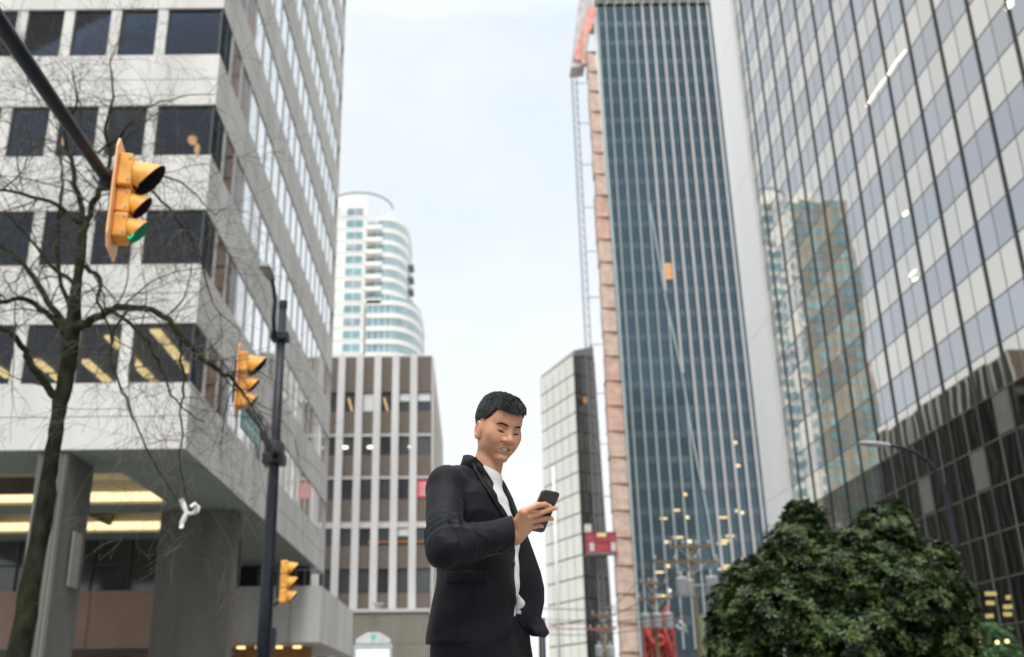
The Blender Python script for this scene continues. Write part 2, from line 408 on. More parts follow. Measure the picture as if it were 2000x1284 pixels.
    # columns: ribbed faces
    def ribbed_col(xa, xb, ya, yb, z1):
        pts = []
        def edge(p, q):
            p, q = Vector(p), Vector(q); n_ = max(2, int((q - p).length / 0.12)); d = (q - p) / n_; nn = Vector((d.y, -d.x)).normalized()
            for i in range(n_):
                o = p + d * i
                for f_, dep in ((0.05, 0), (0.5, 0), (0.58, -.045), (0.97, -.045)):
                    r = o + d * f_ + nn * dep; pts.append((r.x, r.y))
        edge((xa, ya), (xb, ya)); edge((xb, ya), (xb, yb)); edge((xb, yb), (xa, yb)); edge((xa, yb), (xa, ya))
        return MB().prism(pts, 0, z1)
    for (a, b, c, d) in ((-12.95, -12.05, 30.1, 32.3), (-12.05, -9.2, 39.8, 41.0), (-22, -20.8, 30.1, 32.4)):
        ribbed_col(a, b, c, d, soff - 0.03).build('column', M['ribbed'], B)
    MB().box(-11.98, -11.93, 31.0, 31.7, 4.3, 5.9).build('column_plaque', M['paving'], B)
    # arcade back wall: glass over brown panels over a lit shopfront
    yb = 47.0
    MB().box(X0, -10.5, yb + .2, yb + .3, 5.9, soff - .03).build('inner_glass', M['glass_mid'], B)
    fr = MB()
    for i in range(8): fr.box(-24 + i * 1.7, -23.93 + i * 1.7, yb + .1, yb + .19, 5.9, soff - .03)
    fr.box(X0, -10.5, yb + .1, yb + .19, 7.0, 7.06); fr.build('glass_frame', M['dark_frame'], B)
    for i in range(4):
        MB().box(-23.5 + i * 3.25, -23.5 + i * 3.25 + 3.21, yb, yb + .3, 3.4, 5.87).build('wall_panel', M['pinkbrown'], B)
    MB().box(X0, -10.5, yb, yb + .3, 3.12, 3.36).build('fascia', M['dark_frame'], B)
    MB().box(X0, -10.5, yb + 1.2, yb + 1.4, 0, 3.1).build('shopfront', M['shopdark'], B)
    for i in range(5):
        MB().box(-15.2 + i * 1.1, -14.4 + i * 1.1, yb + .6, yb + .9, 2.72 + (i % 2) * .1, 2.80 + (i % 2) * .1).build('shop_light', M['warm'], B)
    MB().box(-14, X1 - .3, 57.2, 57.4, 6.8, soff - .03).build('rear_glass', M['glass_dark'], B)
    settle(B)
    # podium: a separate low block that continues down the street under the tower's far end
    D = thing('concrete_podium', 'plain pale concrete block jutting out below the far end of the white office block', 'building', (-8, 55.6, 0))
    pw = MB()
    pw.box(-30, -8.0, 55.8, 56.2, 4.1, 6.97)
    pw.box(-8.4, -8.0, 56.2, 71.0, 4.1, 6.97)
    pw.build('upper_wall', M['concrete'], D)
    for y in (62.2, 66.6): MB().box(-8.0, -7.99, y, y + .03, 4.1, 6.97).build('panel_joint', M['dark_frame'], D)
    MB().box(-9.62, -9.59, 55.79, 55.8, 4.1, 6.97).build('panel_joint', M['dark_frame'], D)
    MB().box(-30, -8.4, 56.2, 71, 4.05, 4.3).build('slab', M['concrete_side'], D)
    MB().box(-30, -8.5, 56.3, 70.9, 6.6, 6.8).build('terrace', M['concrete_side'], D)
    MB().box(-28, -8.8, 58.5, 58.7, 0, 4.05).build('shopfront', M['amberwall'], D)
    for i in range(4): MB().box(-12.6 + i * 1.0, -12.2 + i * 1.0, 57.2, 57.5, 3.9, 4.0).build('downlight', M['warm'], D)
    g = MB()
    for i in range(8): g.box(-11.5 + i * .5, -11.47 + i * .5, 56.3, 56.33, 6.97, 7.9)
    g.box(-11.5, -8.1, 56.3, 56.34, 7.86, 7.92); g.build('railing', M['galv'], D)
    settle(D)

M['sky_mirror_glass'] = mirror_glass('side_window_mirror_glass', (0.94, 0.95, 0.96), 0.05, .006, (1, 1.62, 3.96), (0, 31.82, 10.24), ripple=.006)
M['side_glass'] = mat('side_window_glass', (0.06, 0.065, 0.07), 0.06, var=0.5, scale=0.7, ior=1.6)
M['cove_paint'] = mat('cove_cream_paint', (0.55, 0.49, 0.36), 0.7, var=0.05)
M['pinklight'] = emit('downlight_disc', (1.0, 0.72, 0.55), 1.1)
M['pinkbrown'] = mat('dusty_brown_panel', (0.36, 0.245, 0.20), 0.75, var=0.07, scale=0.8)
M['shopdark'] = mat('dark_shop_interior', (0.06, 0.045, 0.03), 0.6, var=0.4, scale=0.7)
M['amberwall'] = mat('amber_lit_shop_wall', (0.30, 0.15, 0.05), 0.5, var=0.25, scale=2.2, stretch=(4, 4, .2))  # amber stands for the warm shop lighting, put into the wall colour
white_building()

# ------------------------------------------------------------------ brown mid-rise with white fins
def mid_building():
    X0, X1, Y0, Y1, H = -22.0, -3.25, 82.0, 112.0, 28.64
    B = thing('office_block', 'brown six storey office block with white vertical fins, left of the man', 'building', (X1, Y0, 0))
    MB().box(X0, X1 - .02, Y0 + .35, Y1, 0, H - .1).build('core', M['interior'], B)
    fl = [(28.64, 25.57), (23.89, 22.07), (20.22, 18.53), (16.57, 14.85), (12.91, 11.13), (9.25, 7.6), (5.6, 0)]     # brown panels (top, bottom)
    wn = [(25.57, 23.89, 0), (22.07, 20.22, .26), (18.53, 16.57, .26), (14.85, 12.91, .53), (11.13, 9.25, 0), (7.6, 5.6, 0)]
    xs = [X1] + [-4.69 - 1.51 * k for k in range(12)]
    fin = 0.29
    for a, b in fl:
        MB().box(X0, X1, Y0, Y0 + .3, b, a).build('brown_panel', M['brown'], B)
    for i, (a, b, tr) in enumerate(wn):
        for k in range(len(xs) - 1):
            xa = xs[k + 1] + fin; xb = xs[k] - (fin if k else .02)
            if tr: MB().box(xa, xb, Y0 + .06, Y0 + .30, a - tr, a).build('transom', M['fin_white'], B)
            blind = (i, k) in ((0, 0), (0, 1), (0, 3), (3, 1), (5, 4))
            zt = a - tr
            g = MB().box(xa, xb, Y0 + .2, Y0 + .24, b, zt).build('window', M['glass_mid'] if (i + k) % 3 else M['glass_dark'], B)
            if blind: MB().box(xa + .04, xb - .04, Y0 + .17, Y0 + .19, b + (.55 if k < 2 else .05) * (zt - b), zt - .02).build('blind', M['blind'], g)
            fr = MB().beam((xa + .03, Y0 + .165, b), (xa + .03, Y0 + .165, zt), .06, .07, up=(0, 1, 0)); fr = MB().add([(xa, Y0 + .13, b), (xb, Y0 + .13, b), (xb, Y0 + .13, zt), (xa, Y0 + .13, zt), (xa + .05, Y0 + .13, b + .06), (xb - .05, Y0 + .13, b + .06), (xb - .05, Y0 + .13, zt - .06), (xa + .05, Y0 + .13, zt - .06)], [(0, 1, 5, 4), (1, 2, 6, 5), (2, 3, 7, 6), (3, 0, 4, 7)]).build('frame', M['dark_frame'], g)
    for k, x in enumerate(xs[1:]):
        MB().box(x - fin, x + fin, Y0 - .35, Y0 - .01, 0, H - .02).build('fin', M['fin_white'], B)
        MB().box(x - .18, x + .18, Y0 - .1, Y0 + .3, H, H + .22).build('fin_cap', M['fin_white'], B)
    MB().box(X0, X1 + .05, Y0 - .03, Y1, H, H + .12).build('coping', M['concrete_side'], B)
    # street side: closely set pale fins
    s = MB()
    for i in range(20): s.box(X1 + .012, X1 + .2, Y0 + .1 + i * 1.5, Y0 + .22 + i * 1.5, 0, H - .05)
    s.build('side_louvre', M['concrete_side'], B)
    MB().box(X1 - .015, X1 + .01, Y0 + .36, Y1, 0, H - .15).build('side_wall', M['side_slate'], B)
    # things seen in the windows
    for k, (x, z) in enumerate(((xs[5], 20.9), (xs[4] + .65, 20.9), (xs[3] - .55, 20.9), (xs[2] + .5, 20.9), (xs[2] + 1.0, 20.9))):
        if k in (0, 1, 2, 4): MB().lathe([(0, -.12), (.28, -.08), (.33, 0), (.28, .08), (0, .12)], (x + .4, Y0 + .12, z), 14, Matrix.Rotation(0, 3, 'X')).build('lamp', M['white_light'], B)
    for x in (-9.95, -7.0):
        MB().hexa([(x - .25, Y0 + .1, 25.1), (x - .1, Y0 + .1, 25.1), (x + .22, Y0 + .1, 24.0), (x + .06, Y0 + .1, 24.0)], [(x - .25, Y0 + .18, 25.1), (x - .1, Y0 + .18, 25.1), (x + .22, Y0 + .18, 24.0), (x + .06, Y0 + .18, 24.0)]).build('ceiling_light', M['tan'], B)
    MB().box(-8.2, X1 - .1, Y0 - .005, Y0 + .1, 13.0 + .15, 13.27).build('orange_rail', M['orange'], B)
    pn = MB().box(-4.35, X1 - .08, Y0 + .08, Y0 + .14, 16.7, 18.1).build('red_poster', M['red_poster'], B)
    q = MB()
    for i in range(4): q.box(-4.2, -3.5, Y0 + .07, Y0 + .079, 16.95 + i * .28, 17.03 + i * .28)
    q.build('poster_line', M['blind'], pn)
    settle(B)
M['side_slate'] = mat('dark_slate_side_glazing', (0.028, 0.036, 0.040), 0.35, var=.35, scale=.4)
M['blind'] = mat('white_roller_blind', (0.72, 0.75, 0.73), 0.7, var=0.04)
M['tan'] = emit('tan_lamp', (0.8, 0.52, 0.27), 0.7)
M['orange'] = mat('orange_rail', (0.45, 0.18, 0.05), 0.6)
M['red_poster'] = mat('red_poster', (0.75, 0.10, 0.11), 0.6, var=0.12, scale=5)
mid_building()

# low ribbed concrete building in front of it
def low_building():
    B = thing('low_building', 'low beige ribbed concrete building with pale coping below the brown finned block', 'building', (-3.2, 76, 0))
    X0, X1, Y0, Y1, H = -9.75, -3.2, 76, 81.5, 7.3
    ribs = MB(); n_ = 62; w_ = (X1 - X0) / n_
    MB().box(X0, X1, Y0 + .06, Y1, 0, H).build('wall', M['beige_rib'], B)
    for i in range(n_): ribs.box(X0 + i * w_, X0 + (i + .55) * w_, Y0, Y0 + .055, .2, 5.05); ribs.box(X0 + i * w_, X0 + (i + .55) * w_, Y0, Y0 + .055, 5.15, H - .01)
    ribs.build('rib', M['beige_rib'], B, kind='stuff')
    MB().box(X0 - .1, X1 + .12, Y0 - .12, Y1, H, H + .24).build('coping', M['fin_white'], B)
    v = MB().lathe([(.0, .5), (.45, .5), (.45, .4), (.2, .38), (.2, 0)], (-6.9, 77.0, H + .24), 16).build('roof_vent', M['galv'], B)
    settle(B)
low_building()

# ------------------------------------------------------------------ residential tower far behind
def residential():
    Y = 210.0
    B = thing('residential_tower', 'pale residential tower with teal windows and thin roof ring behind the brown block', 'building', (-24, Y, 0))
    fh = 2.98; H1 = 109.0; H2 = 105.0
    # curved outline for the bowed corner
    def curve(xs, r_x, r_y, y0, n_=12):
        return [(xs + r_x * math.sin(a), y0 + r_y * (1 - math.cos(a))) for a in [math.pi / 2 * i / n_ for i in range(n_ + 1)]]
    up = [(-20.6, Y - 2.0)] + curve(-18.6, 4.9, 9, Y - 2.0) + [(-13.7, Y + 18), (-20.6, Y + 18)]
    lo = [(-22.4, Y - 3.0)] + curve(-17.0, 6.3, 12, Y - 3.0) + [(-10.7, Y + 20), (-22.4, Y + 20)]
    def off(pts, d):     # cheap inset toward centroid
        cx = sum(p[0] for p in pts) / len(pts); cy = sum(p[1] for p in pts) / len(pts)
        return [(p[0] + (cx - p[0]) * d, p[1] + (cy - p[1]) * d) for p in pts]
    zlo = 85.2
    z = H2
    MB().prism(off(up, .035), zlo, H2 - .3).build('curved_glazing', M['teal'], B)
    MB().prism(off(lo, .03), 0, zlo - .2).build('lower_glazing', M['teal'], B)
    while z > 3:
        pts = up if z > zlo + 1 else lo
        MB().prism(pts, z - 1.15, z).build('floor_band', M['ivory'], B)
        z -= fh
    # vertical mullions over the curved glazing
    mu = MB()
    for pts, za, zb_ in ((up, zlo, H2), (lo, 20, zlo)):
        for i in range(len(pts) - 3):
            a, b = Vector(pts[i]), Vector(pts[i + 1]); k_ = max(1, int((b - a).length / 1.3))
            for j in range(k_):
                p = a + (b - a) * j / k_; c = Vector(off([tuple(p)] + list(pts), .02)[0]); mu.box(c.x - .07, c.x + .07, c.y - .1, c.y + .12, za, zb_)
    mu.build('mullion', M['ivory'], B)
    # flat main block, carries on to the left behind the concrete block
    X0, X1 = -44.5, -23.0
    MB().box(-31.2, X1, Y, Y + 22, 0, H1).build('wall', M['ivory'], B)
    MB().box(X0, -31.21, Y + .02, Y + 22, 0, H1 - .5).build('wing_wall', M['wing'], B)
    rest = MB(); cnt = 0
    cols = [(-27.6, -23.9), (-31.8, -30.3), (-36.5, -33.3), (-39.2, -38), (-43.8, -40.4)]
    z = H1 - 1.0; fi = 0
    while z > 6:
        for ci, (a, b) in enumerate(cols):
            mb = MB().box(a, b, Y - .06, Y + .05, z - 1.75, z)
            if z > 66 and ci < 4: mb.build('window', M['teal'] if (fi + ci) % 3 else M['teal_dark'], B); cnt += 1
            else: rest.v += [] ; rest.add(mb.v, mb.f)
        z -= fh; fi += 1
    rest.build('window', M['teal'], B, kind='stuff')
    s = MB(); z = H1 - 3.2
    while z > 6: s.box(-31.2, X1, Y - .1, Y, z, z + .25); z -= fh
    for a, b in cols:
        for q in ((a + b) / 2,): s.box(q - .06, q + .06, Y - .09, Y - .061, 6, H1 - 1)
    s.build('string_course', M['ivory'], B)
    # recess with balconies
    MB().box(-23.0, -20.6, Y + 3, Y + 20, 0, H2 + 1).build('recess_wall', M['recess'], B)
    z = H2 - 1.6
    while z > zlo:
        MB().box(-22.9, -19.2, Y - 3.0, Y + 2.9, z - 2.1, z - 1.05).build('balcony', M['ivory'], B)
        MB().box(-13.9, -12.6, Y + 4, Y + 8, z - 2.1, z - 1.7).build('side_balcony', M['balc'], B) if z < 100 else None
        z -= fh
    # roof: penthouse and the thin ring
    MB().box(-40, -23.6, Y + 2, Y + 18, H1, H1 + 3.1).build('penthouse', M['ivory'], B)
    ring = [(-24.8 + 7.2 * math.cos(a), Y + 4 + 8 * math.sin(a), 110.0) for a in [math.pi * (.98 + 1.04 * i / 48) for i in range(49)]]
    MB().tube(ring, .28, 6).build('roof_ring', M['ringgrey'], B)
    st = MB()
    for i in range(0, 48, 4): p = ring[i]; st.tube([(p[0], p[1], H1 - 3), p], .12, 5)
    st.build('ring_strut', M['ivory'], B)
    settle(B)
M['wing'] = mat('beige_wing_muted_reflection', (0.36, 0.33, 0.27), 0.8, var=.15, scale=.4)  # hidden wing's beige darkened to mute its reflection in the mirrored block
M['ivory'] = mat('ivory_render', (0.80, 0.80, 0.76), 0.7, var=0.04, scale=.3)
M['teal'] = mat('teal_glass', (0.22, 0.37, 0.41), 0.12, var=0.28, scale=.35, ior=1.7)
M['teal_dark'] = mat('teal_glass_curtained', (0.30, 0.36, 0.39), 0.2, var=0.35, scale=.5)
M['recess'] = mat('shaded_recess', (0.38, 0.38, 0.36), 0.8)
M['balc'] = mat('balcony_grey', (0.25, 0.25, 0.24), 0.7)
M['ringgrey'] = mat('roof_ring_grey', (0.42, 0.44, 0.43), 0.6)
residential()

# ------------------------------------------------------------------ right: mirrored glass office block with white end wall
def glass_building():
    X = 21.0; Y0, Y1, Y2 = 12.0, 66.8, 72.3; zr = 5.45; rp = 1.745; top = 66.0
    B = thing('glass_office_building', 'mirrored glass office block with dark mullions and a white end wall, filling the right side', 'building', (X, Y0, 0))
    # core
    MB().box(X + .12, X + 28, Y0, Y1 - .02, 0, top).build('core', M['interior'], B)
    k = 0
    rows = []
    z = zr + 0.0
    n_ = int((top - z) / rp)
    for k in range(-2, n_):
        z0 = zr + k * rp; z1 = z0 + rp
        beige = (k % 2 == 0)
        low = k < 4
        nm = 'vision_glass' if beige else 'spandrel_glass'
        m_ = M['gl_beige'] if beige else M['gl_blue']
        if low: m_ = M['gl_bronze'] 
        MB().box(X, X + .08, Y0, Y1, z0 + .0, z1 - .03).build(nm, m_, B)
        MB().box(X - .015, X + .1, Y0, Y1, z1 - .05, z1).build('floor_rail', M['rail_low'] if low else M['rail'], B)
    # ground floor: deep lobby glass
    MB().box(X + .3, X + .38, Y0, Y1, 0, zr - 2 * rp - .03).build('lobby_glass', M['gl_bronze'], B)
    y = 38.4 - 2.67 * 9
    while y < Y1 - .3:
        if y > Y0: MB().box(X - .06, X + .0, y - .06, y + .06, 0, top).build('mullion', M['dark_frame'], B)
        if y + 1.335 < Y1: MB().box(X - .012, X - .002, y + 1.335 - .025, y + 1.335 + .025, zr - 2 * rp, top).build('glazing_bar', M['bar'], B)
        y += 2.67
    w_ = MB().box(X - .25, X + 28, Y1, Y2, 0, top + 2)
    w_.build('end_wall', M['whitewall'], B)
    j = MB()
    for z in (14.1, 26, 38, 50): j.box(X - .252, X - .249, Y1, Y2, z, z + .04)
    j.build('wall_joint', M['galv'], B)
    # lit fittings seen in the vision glass
    def lit(px, py, qx, qy, w=.10, m_='white_light'):
        a, b = PX(px, py, X - .02), PX(qx, qy, X - .02)
        MB().beam(a, b, .02, w, up=(0, 0, 1)).build('ceiling_light', M[m_], B)
    lit(1691, 208, 1707, 184); lit(1709, 180, 1725, 157); lit(1728, 155, 1746, 126); lit(1748, 123, 1768, 99)
    lit(1964, 14, 1978, 2, .35); lit(1764, 420, 1773, 414, .2); lit(1776, 540, 1788, 528, .12); lit(1782, 548, 1792, 544, .12)
    for a in ((1924, 1160, 1946, 1160), (1926, 1178, 1942, 1178), (1965, 1168, 1976, 1166), (1960, 1186, 1978, 1185), (1925, 1204, 1940, 1203), (1960, 1200, 1976, 1200)):
        lit(*a, .16, 'lobby_light')
    # a few pale curtained panes down in the bronze storeys
    for (k, yy) in ((3, 38.4), (2, 41.07), (1, 51.75), (2, 46.4)):
        z0 = zr + k * rp
        MB().box(X - .012, X + .0, yy + .12, yy + 1.25, z0 + .06, z0 + rp - .1).build('drawn_curtain', M['curtain'], B)
    settle(B)
M['gl_beige'] = mirror_glass('beige_mirror_glass', (0.64, 0.61, 0.56), 0.015, .006, (1, 1.335, 1.745), (0, 38.4, 5.45), ripple=.01)
M['gl_blue'] = mirror_glass('blue_grey_mirror_glass', (0.42, 0.436, 0.452), 0.02, .005, (1, 1.335, 1.745), (0, 38.4, 5.45), ripple=.01)
M['gl_bronze'] = mirror_glass('bronze_glass_dark_reflection', (0.085, 0.078, 0.068), 0.04, .012, (1, 1.335, 1.745), (0, 38.4, 5.45), ripple=.02)  # bronze tint darkened to hold reflections of the dark blocks opposite
M['rail'] = mat('grey_green_rail', (0.16, 0.165, 0.15), 0.5)
M['rail_low'] = mat('bronze_rail', (0.13, 0.105, 0.085), 0.5)
M['bar'] = mat('glazing_bar_grey', (0.30, 0.30, 0.28), 0.5)
M['whitewall'] = mat('white_end_wall', (0.86, 0.85, 0.83), 0.75, var=0.03, scale=.4, streak=True)
M['lobby_light'] = emit('lobby_light', (0.9, 0.75, 0.25), .35)
M['curtain'] = mat('pale_curtain', (0.16, 0.155, 0.13), 0.7, var=.3, scale=3, stretch=(1, 4, .3))
glass_building()

# ------------------------------------------------------------------ dark glass tower with pale fins
def dark_tower():
    Y = 150.0; X0, X1 = 22.9, 43.9; H = 118.0
    B = thing('glass_tower', 'tall blue black glass tower with pale vertical fins and a diagonal crease, right of centre', 'building', (X0, Y, 0))
    MB().prism([(X0 + .1, Y + .1), (X1 + 10, Y + .1), (X1 + 12, Y + 30), (X0 + 8, Y + 30)], 0, H).build('core', M['towercore'], B)
    MB().box(X0 - .62, X0 - .16, Y - .2, Y + .3, 0, H - 3).build('edge_panel', M['whitewall'], B)
    MB().box(X0, X1 + 10, Y, Y + .09, 7.8, H).build('facade_glass', M['towerglass'], B)
    MB().box(X0, X1 + 10, Y, Y + .09, 0, 7.8).build('base', M['navy'], B)
    z = 11.4; 
    while z < H: MB().box(X0, X1 + 9, Y - .03, Y - .001, z, z + 1.0).build('slab_band', M['slabband'], B); z += 3.88
    # fins: px pairs at top and bottom traced on the facade plane
    def X_at(px, py): return P(px, py, Y).x
    ids = [(1040 + a / 2.917) for a in (775, 835, 890, 945, 1000, 1055, 1110)]
    dia = [(1268, 400), (1283, 490), (1302, 600), (1331, 730), (1352, 860), (1380, 1000), (1395, 1100)]
    dp = [P(a, b, Y) for a, b in dia]
    def dia_x(z):
        for a, b in zip(dp, dp[1:]):
            if b.z <= z <= a.z: t_ = (z - a.z) / (b.z - a.z); return a.x + (b.x - a.x) * t_
        return dp[0].x if z > dp[0].z else dp[-1].x
    def z_dia(x):
        z_ = 8.
        while z_ < H and dia_x(z_) > x: z_ += .5
        return z_
    sp = 1.63
    xr = X_at(1040 + 775 / 2.917, 420)
    xs = [xr + sp * i for i in range(-1, 14)]
    for x in xs:
        if x > X1 + 9: break
        zb_ = max(z_dia(x) + 1.0, 8.2) if x < dp[-1].x else 8.2
        MB().box(x - .19, x + .19, Y - .55, Y - .04, zb_, H - 1).build('fin', M['towerfin'], B)
    xl = X_at(1040 + 490 / 2.917, 420)
    i = 0
    while True:
        x = xl + sp * i * 1.02; i += 1
        if x > dp[-1].x - .5: break
        zt = H - 1 if x < dp[0].x - .2 else z_dia(x) - .8
        MB().box(x - .13, x + .13, Y - .45, Y - .04, 8.2, zt).build('fin', M['towerfin_left'], B)
    MB().box(X0 - .15, X0 + .25, Y - .4, Y - .02, 8, H).build('fin', M['towerfin_left'], B)
    d = MB()
    for a, b in zip(dp, dp[1:]): d.beam(a + Vector((0, -.3, 0)), b + Vector((0, -.3, 0)), .22, .3, up=(1, 0, 0))
    d.build('crease_fin', M['towerfin_left'], B)
    a, b = P(1293, 515, Y), P(1315, 546, Y)
    pl = MB().box(a.x, b.x, Y - .12, Y - .04, b.z, a.z).build('boarded_opening', M['ply'], B)
    q = MB()
    for t_ in (.25, .5, .75): q.box(a.x, b.x, Y - .135, Y - .121, b.z + (a.z - b.z) * t_, b.z + (a.z - b.z) * t_ + .07)
    q.build('batten', M['tan_wood'], pl)
    # lights inside the lower floors
    for x, y, w_ in ((1320, 997, .9), (1296, 1013, .8), (1341, 1011, .55), (1414, 1011, 1.1), (1324, 1050, 1.1), (1347, 1058, .45), (1300, 1059, .5), (1426, 1047, .9), (1419, 1056, 1.1), (1410, 1062, 1.1), (1303, 1106, .6), (1288, 1118, .9), (1421, 1106, .9), (1412, 1112, 1.0), (1292, 1164, .9), (1307, 1154, .4), (1441, 998, .5), (1449, 1002, .4), (1453, 1091, .5), (1461, 1098, .4), (1435, 865, .5), (1441, 910, .5), (1337, 966, .5), (1400, 1096, .4)):
        c = P(x, y, Y - .08)
        MB().lathe([(0, -.05), (.8, -.05), (1, 0), (.8, .05), (0, .05)], c, 14, Matrix.Diagonal((w_ * .75, .06, 2.6 if w_ > .7 else 4.5)).to_3x3()).build('office_light', M['tower_lamp'] if w_ > .45 else M['tower_lamp2'], B, smooth=True)
    # unfinished crown
    cr_ = MB().box(X0 - 2.2, X1 + 4, Y - 1.6, Y + 10, H, H + .8); cr_.build('crown_slab', M['crown'], B)
    for i in range(14): MB().box(X0 + i * 1.6, X0 + .3 + i * 1.6, Y - .9, Y - .5, H - 1.6, H).build('crown_bracket', M['crown'], B)
    MB().box(X0 - .1, X1, Y - .5, Y - .42, H - 1.2, H).build('crown_screen', M['crown2'], B)
    settle(B)
    # wrapped scaffold running up the tower's edge
    S = thing('wrapped_scaffold', 'narrow scaffold shaft in peach coloured sheeting climbing the left edge of the dark tower', 'scaffold', (21.5, 147, 0))
    rnd = random.Random(3)
    z = 0; i = 0
    while z < 103:
        h = 3.88; wob = rnd.uniform(-.08, .08)
        wd = 1.35 if z < 45 else (1.15 if z < 75 else .92)
        xa = 20.15 if z < 45 else (20.0 if z < 75 else 20.0)
        xc = 21.6 + (0.0 if z < 60 else -.35 * (z - 60) / 45)
        b0 = [(xc - wd + wob, 146.6, z + .05), (xc + wd - .3, 146.9, z + .05), (xc + wd - .3, 149, z + .05), (xc - wd + wob, 149, z + .05)]
        b1 = [(p[0] + rnd.uniform(-.08, .08) * (1 if k in (0, 3) else 0), p[1], z + h - .12) for k, p in enumerate(b0)]
        MB().hexa(b0, b1).build('sheeting', M['peach'] if rnd.random() > .35 else M['peach2'], S)
        MB().box(xc - wd - .06, xc + wd - .25, 146.55, 149.05, z + h - .10, z + h + .0).build('deck', M['deck'], S)
        z += h
    MB().tube([(21.6 + 1.3, 146.7, 0), (21.6 + 1.3, 146.7, 60), (22.35, 146.7, 103)], .12, 6).build('edge_tube', M['teal_edge'], S)
    settle(S)
    # overhanging hoist head
    K = thing('hoist_platform', 'slanting red and grey wrapped platform at the very top of the dark tower', 'platform', (20, 147, 103))
    b = [P(1115, 132, 148), P(1142, 130, 148)]; t_ = [P(1134, -20, 148), P(1166, -20, 148)]
    MB().hexa([b[0], b[1], b[1] + Vector((0, 3, 0)), b[0] + Vector((0, 3, 0))], [t_[0], t_[1], t_[1] + Vector((0, 3, 0)), t_[0] + Vector((0, 3, 0))]).build('frame', M['hoistgrey'], K)
    r0, r1 = P(1128, 118, 147.8), P(1158, 15, 147.8)
    MB().beam(r0, r1, .3, 1.5, up=(1, 0, 0)).build('red_cover', M['redcover'], K)
    MB().beam(P(1140, 128, 147.6), P(1144, 60, 147.6), .8, .9, up=(1, 0, 0)).build('skirt', M['peach2'], K)
    settle(K)
    # lattice mast with its ties
    T = thing('hoist_mast', 'thin grey lattice hoist mast standing free left of the peach scaffold', 'mast', (18.0, 147.5, 0))
    mb = MB()
    x, y = 18.05, 147.5; hw = .42
    legs = [(x - hw, y - hw), (x + hw, y - hw), (x + hw, y + hw), (x - hw, y + hw)]
    for a in legs: mb.tube([(a[0], a[1], 0), (a[0], a[1], 102)], .045, 4)
    z = 0; 
    while z < 101:
        for i in range(4):
            a, c = legs[i], legs[(i + 1) % 4]
            mb.tube([(a[0], a[1], z), (c[0], c[1], z)], .04, 4, False); mb.tube([(a[0], a[1], z), (c[0], c[1], z + 1.5)], .03, 4, False)
        z += 1.5
    mb.build('lattice', M['mastgrey'], T)
    z = 6.0
    while z < 100: MB().tube([(x + hw, y, z), (20.2, y, z)], .07, 5).build('wall_tie', M['mastgrey'], T); z += 7.76
    settle(T)
    Cb = thing('hoist_cab', 'crimson construction hoist cab on the mast with cream sign and pale side panels', 'hoist cab', (18.2, 146.4, 20.8))
    MB().box(16.1, 20.3, 145.4, 147.0, 20.95, 23.85).build('cage', M['crimson'], Cb)
    MB().box(15.9, 20.5, 145.2, 147.05, 20.75, 20.94).build('floor_frame', M['mastgrey'], Cb)
    MB().box(17.6, 18.9, 145.32, 145.39, 23.2, 23.75).build('sign_plate', M['cream'], Cb)
    MB().box(16.5, 17.15, 145.32, 145.39, 21.2, 22.4).build('side_panel', M['palepanel'], Cb)
    MB().box(19.5, 20.15, 145.32, 145.39, 21.2, 22.4).build('side_panel', M['palepanel'], Cb)
    MB().box(16.0, 16.9, 145.6, 146.6, 23.9, 25.0).build('motor_box', M['palepanel'], Cb)
    f_ = MB()
    for xx in (16.1, 17.35, 19.1, 20.25): f_.box(xx - .05, xx + .05, 145.28, 145.4, 20.95, 23.85)
    for zz in (21.0, 22.5, 23.8): f_.box(16.1, 20.3, 145.27, 145.31, zz - .05, zz + .05)
    f_.build('cage_bar', M['darkcrimson'], Cb)
    settle(Cb)
M['towercore'] = mat('tower_core_dark', (0.03, 0.04, 0.045), 0.7)
M['towerglass'] = mirror_glass('tower_blue_black_glass', (0.085, 0.122, 0.143), 0.05, .03, (1.63, 1, 3.88), (22.9, 0, 11.4), ripple=.04)
M['slabband'] = mirror_glass('tower_slab_band', (0.125, 0.155, 0.175), 0.12, .03, (1.63, 1, 3.88), (22.9, 0, 11.4), ripple=.03)
M['navy'] = mat('navy_base', (0.03, 0.04, 0.06), 0.5, var=.4, scale=.5)
M['towerfin'] = mat('tower_fin_pale', (0.38, 0.38, 0.38), 0.55, var=.05)
M['towerfin_left'] = mat('tower_fin_grey_green', (0.27, 0.32, 0.33), 0.5, var=.08)
M['ply'] = mat('orange_plywood', (0.72, 0.38, 0.17), 0.8, var=.08)
M['tan_wood'] = mat('tan_timber', (0.55, 0.33, 0.17), 0.8)
M['tower_lamp'] = emit('tower_office_light', (1.0, 0.74, 0.34), .9)
M['tower_lamp2'] = emit('tower_office_light_cool', (0.9, 0.85, 0.62), 1.0)
M['crown'] = mat('crown_haze_brown', (0.42, 0.39, 0.35), 0.8, var=.2)  # brown paled to put the haze at the tower top into the colour
M['crown2'] = mat('crown_screen', (0.34, 0.36, 0.33), 0.7, var=.25, scale=.6)
M['peach'] = mat('peach_sheeting', (0.50, 0.36, 0.29), 0.7, var=.22, scale=.9, bump=.5, bscale=2)
M['peach2'] = mat('pink_sheeting', (0.49, 0.31, 0.245), 0.7, var=.22, scale=.9, bump=.5, bscale=2)
M['deck'] = mat('scaffold_deck', (0.18, 0.12, 0.09), 0.8)
M['teal_edge'] = mat('edge_tube_pale', (0.45, 0.52, 0.50), 0.6)
M['hoistgrey'] = mat('hoist_grey_wrap', (0.46, 0.43, 0.42), 0.7, var=.25, scale=.5)
M['redcover'] = mat('red_sheet', (0.62, 0.25, 0.22), 0.6, var=.35, scale=.8)
M['mastgrey'] = mat('mast_grey_steel', (0.16, 0.16, 0.16), 0.6)
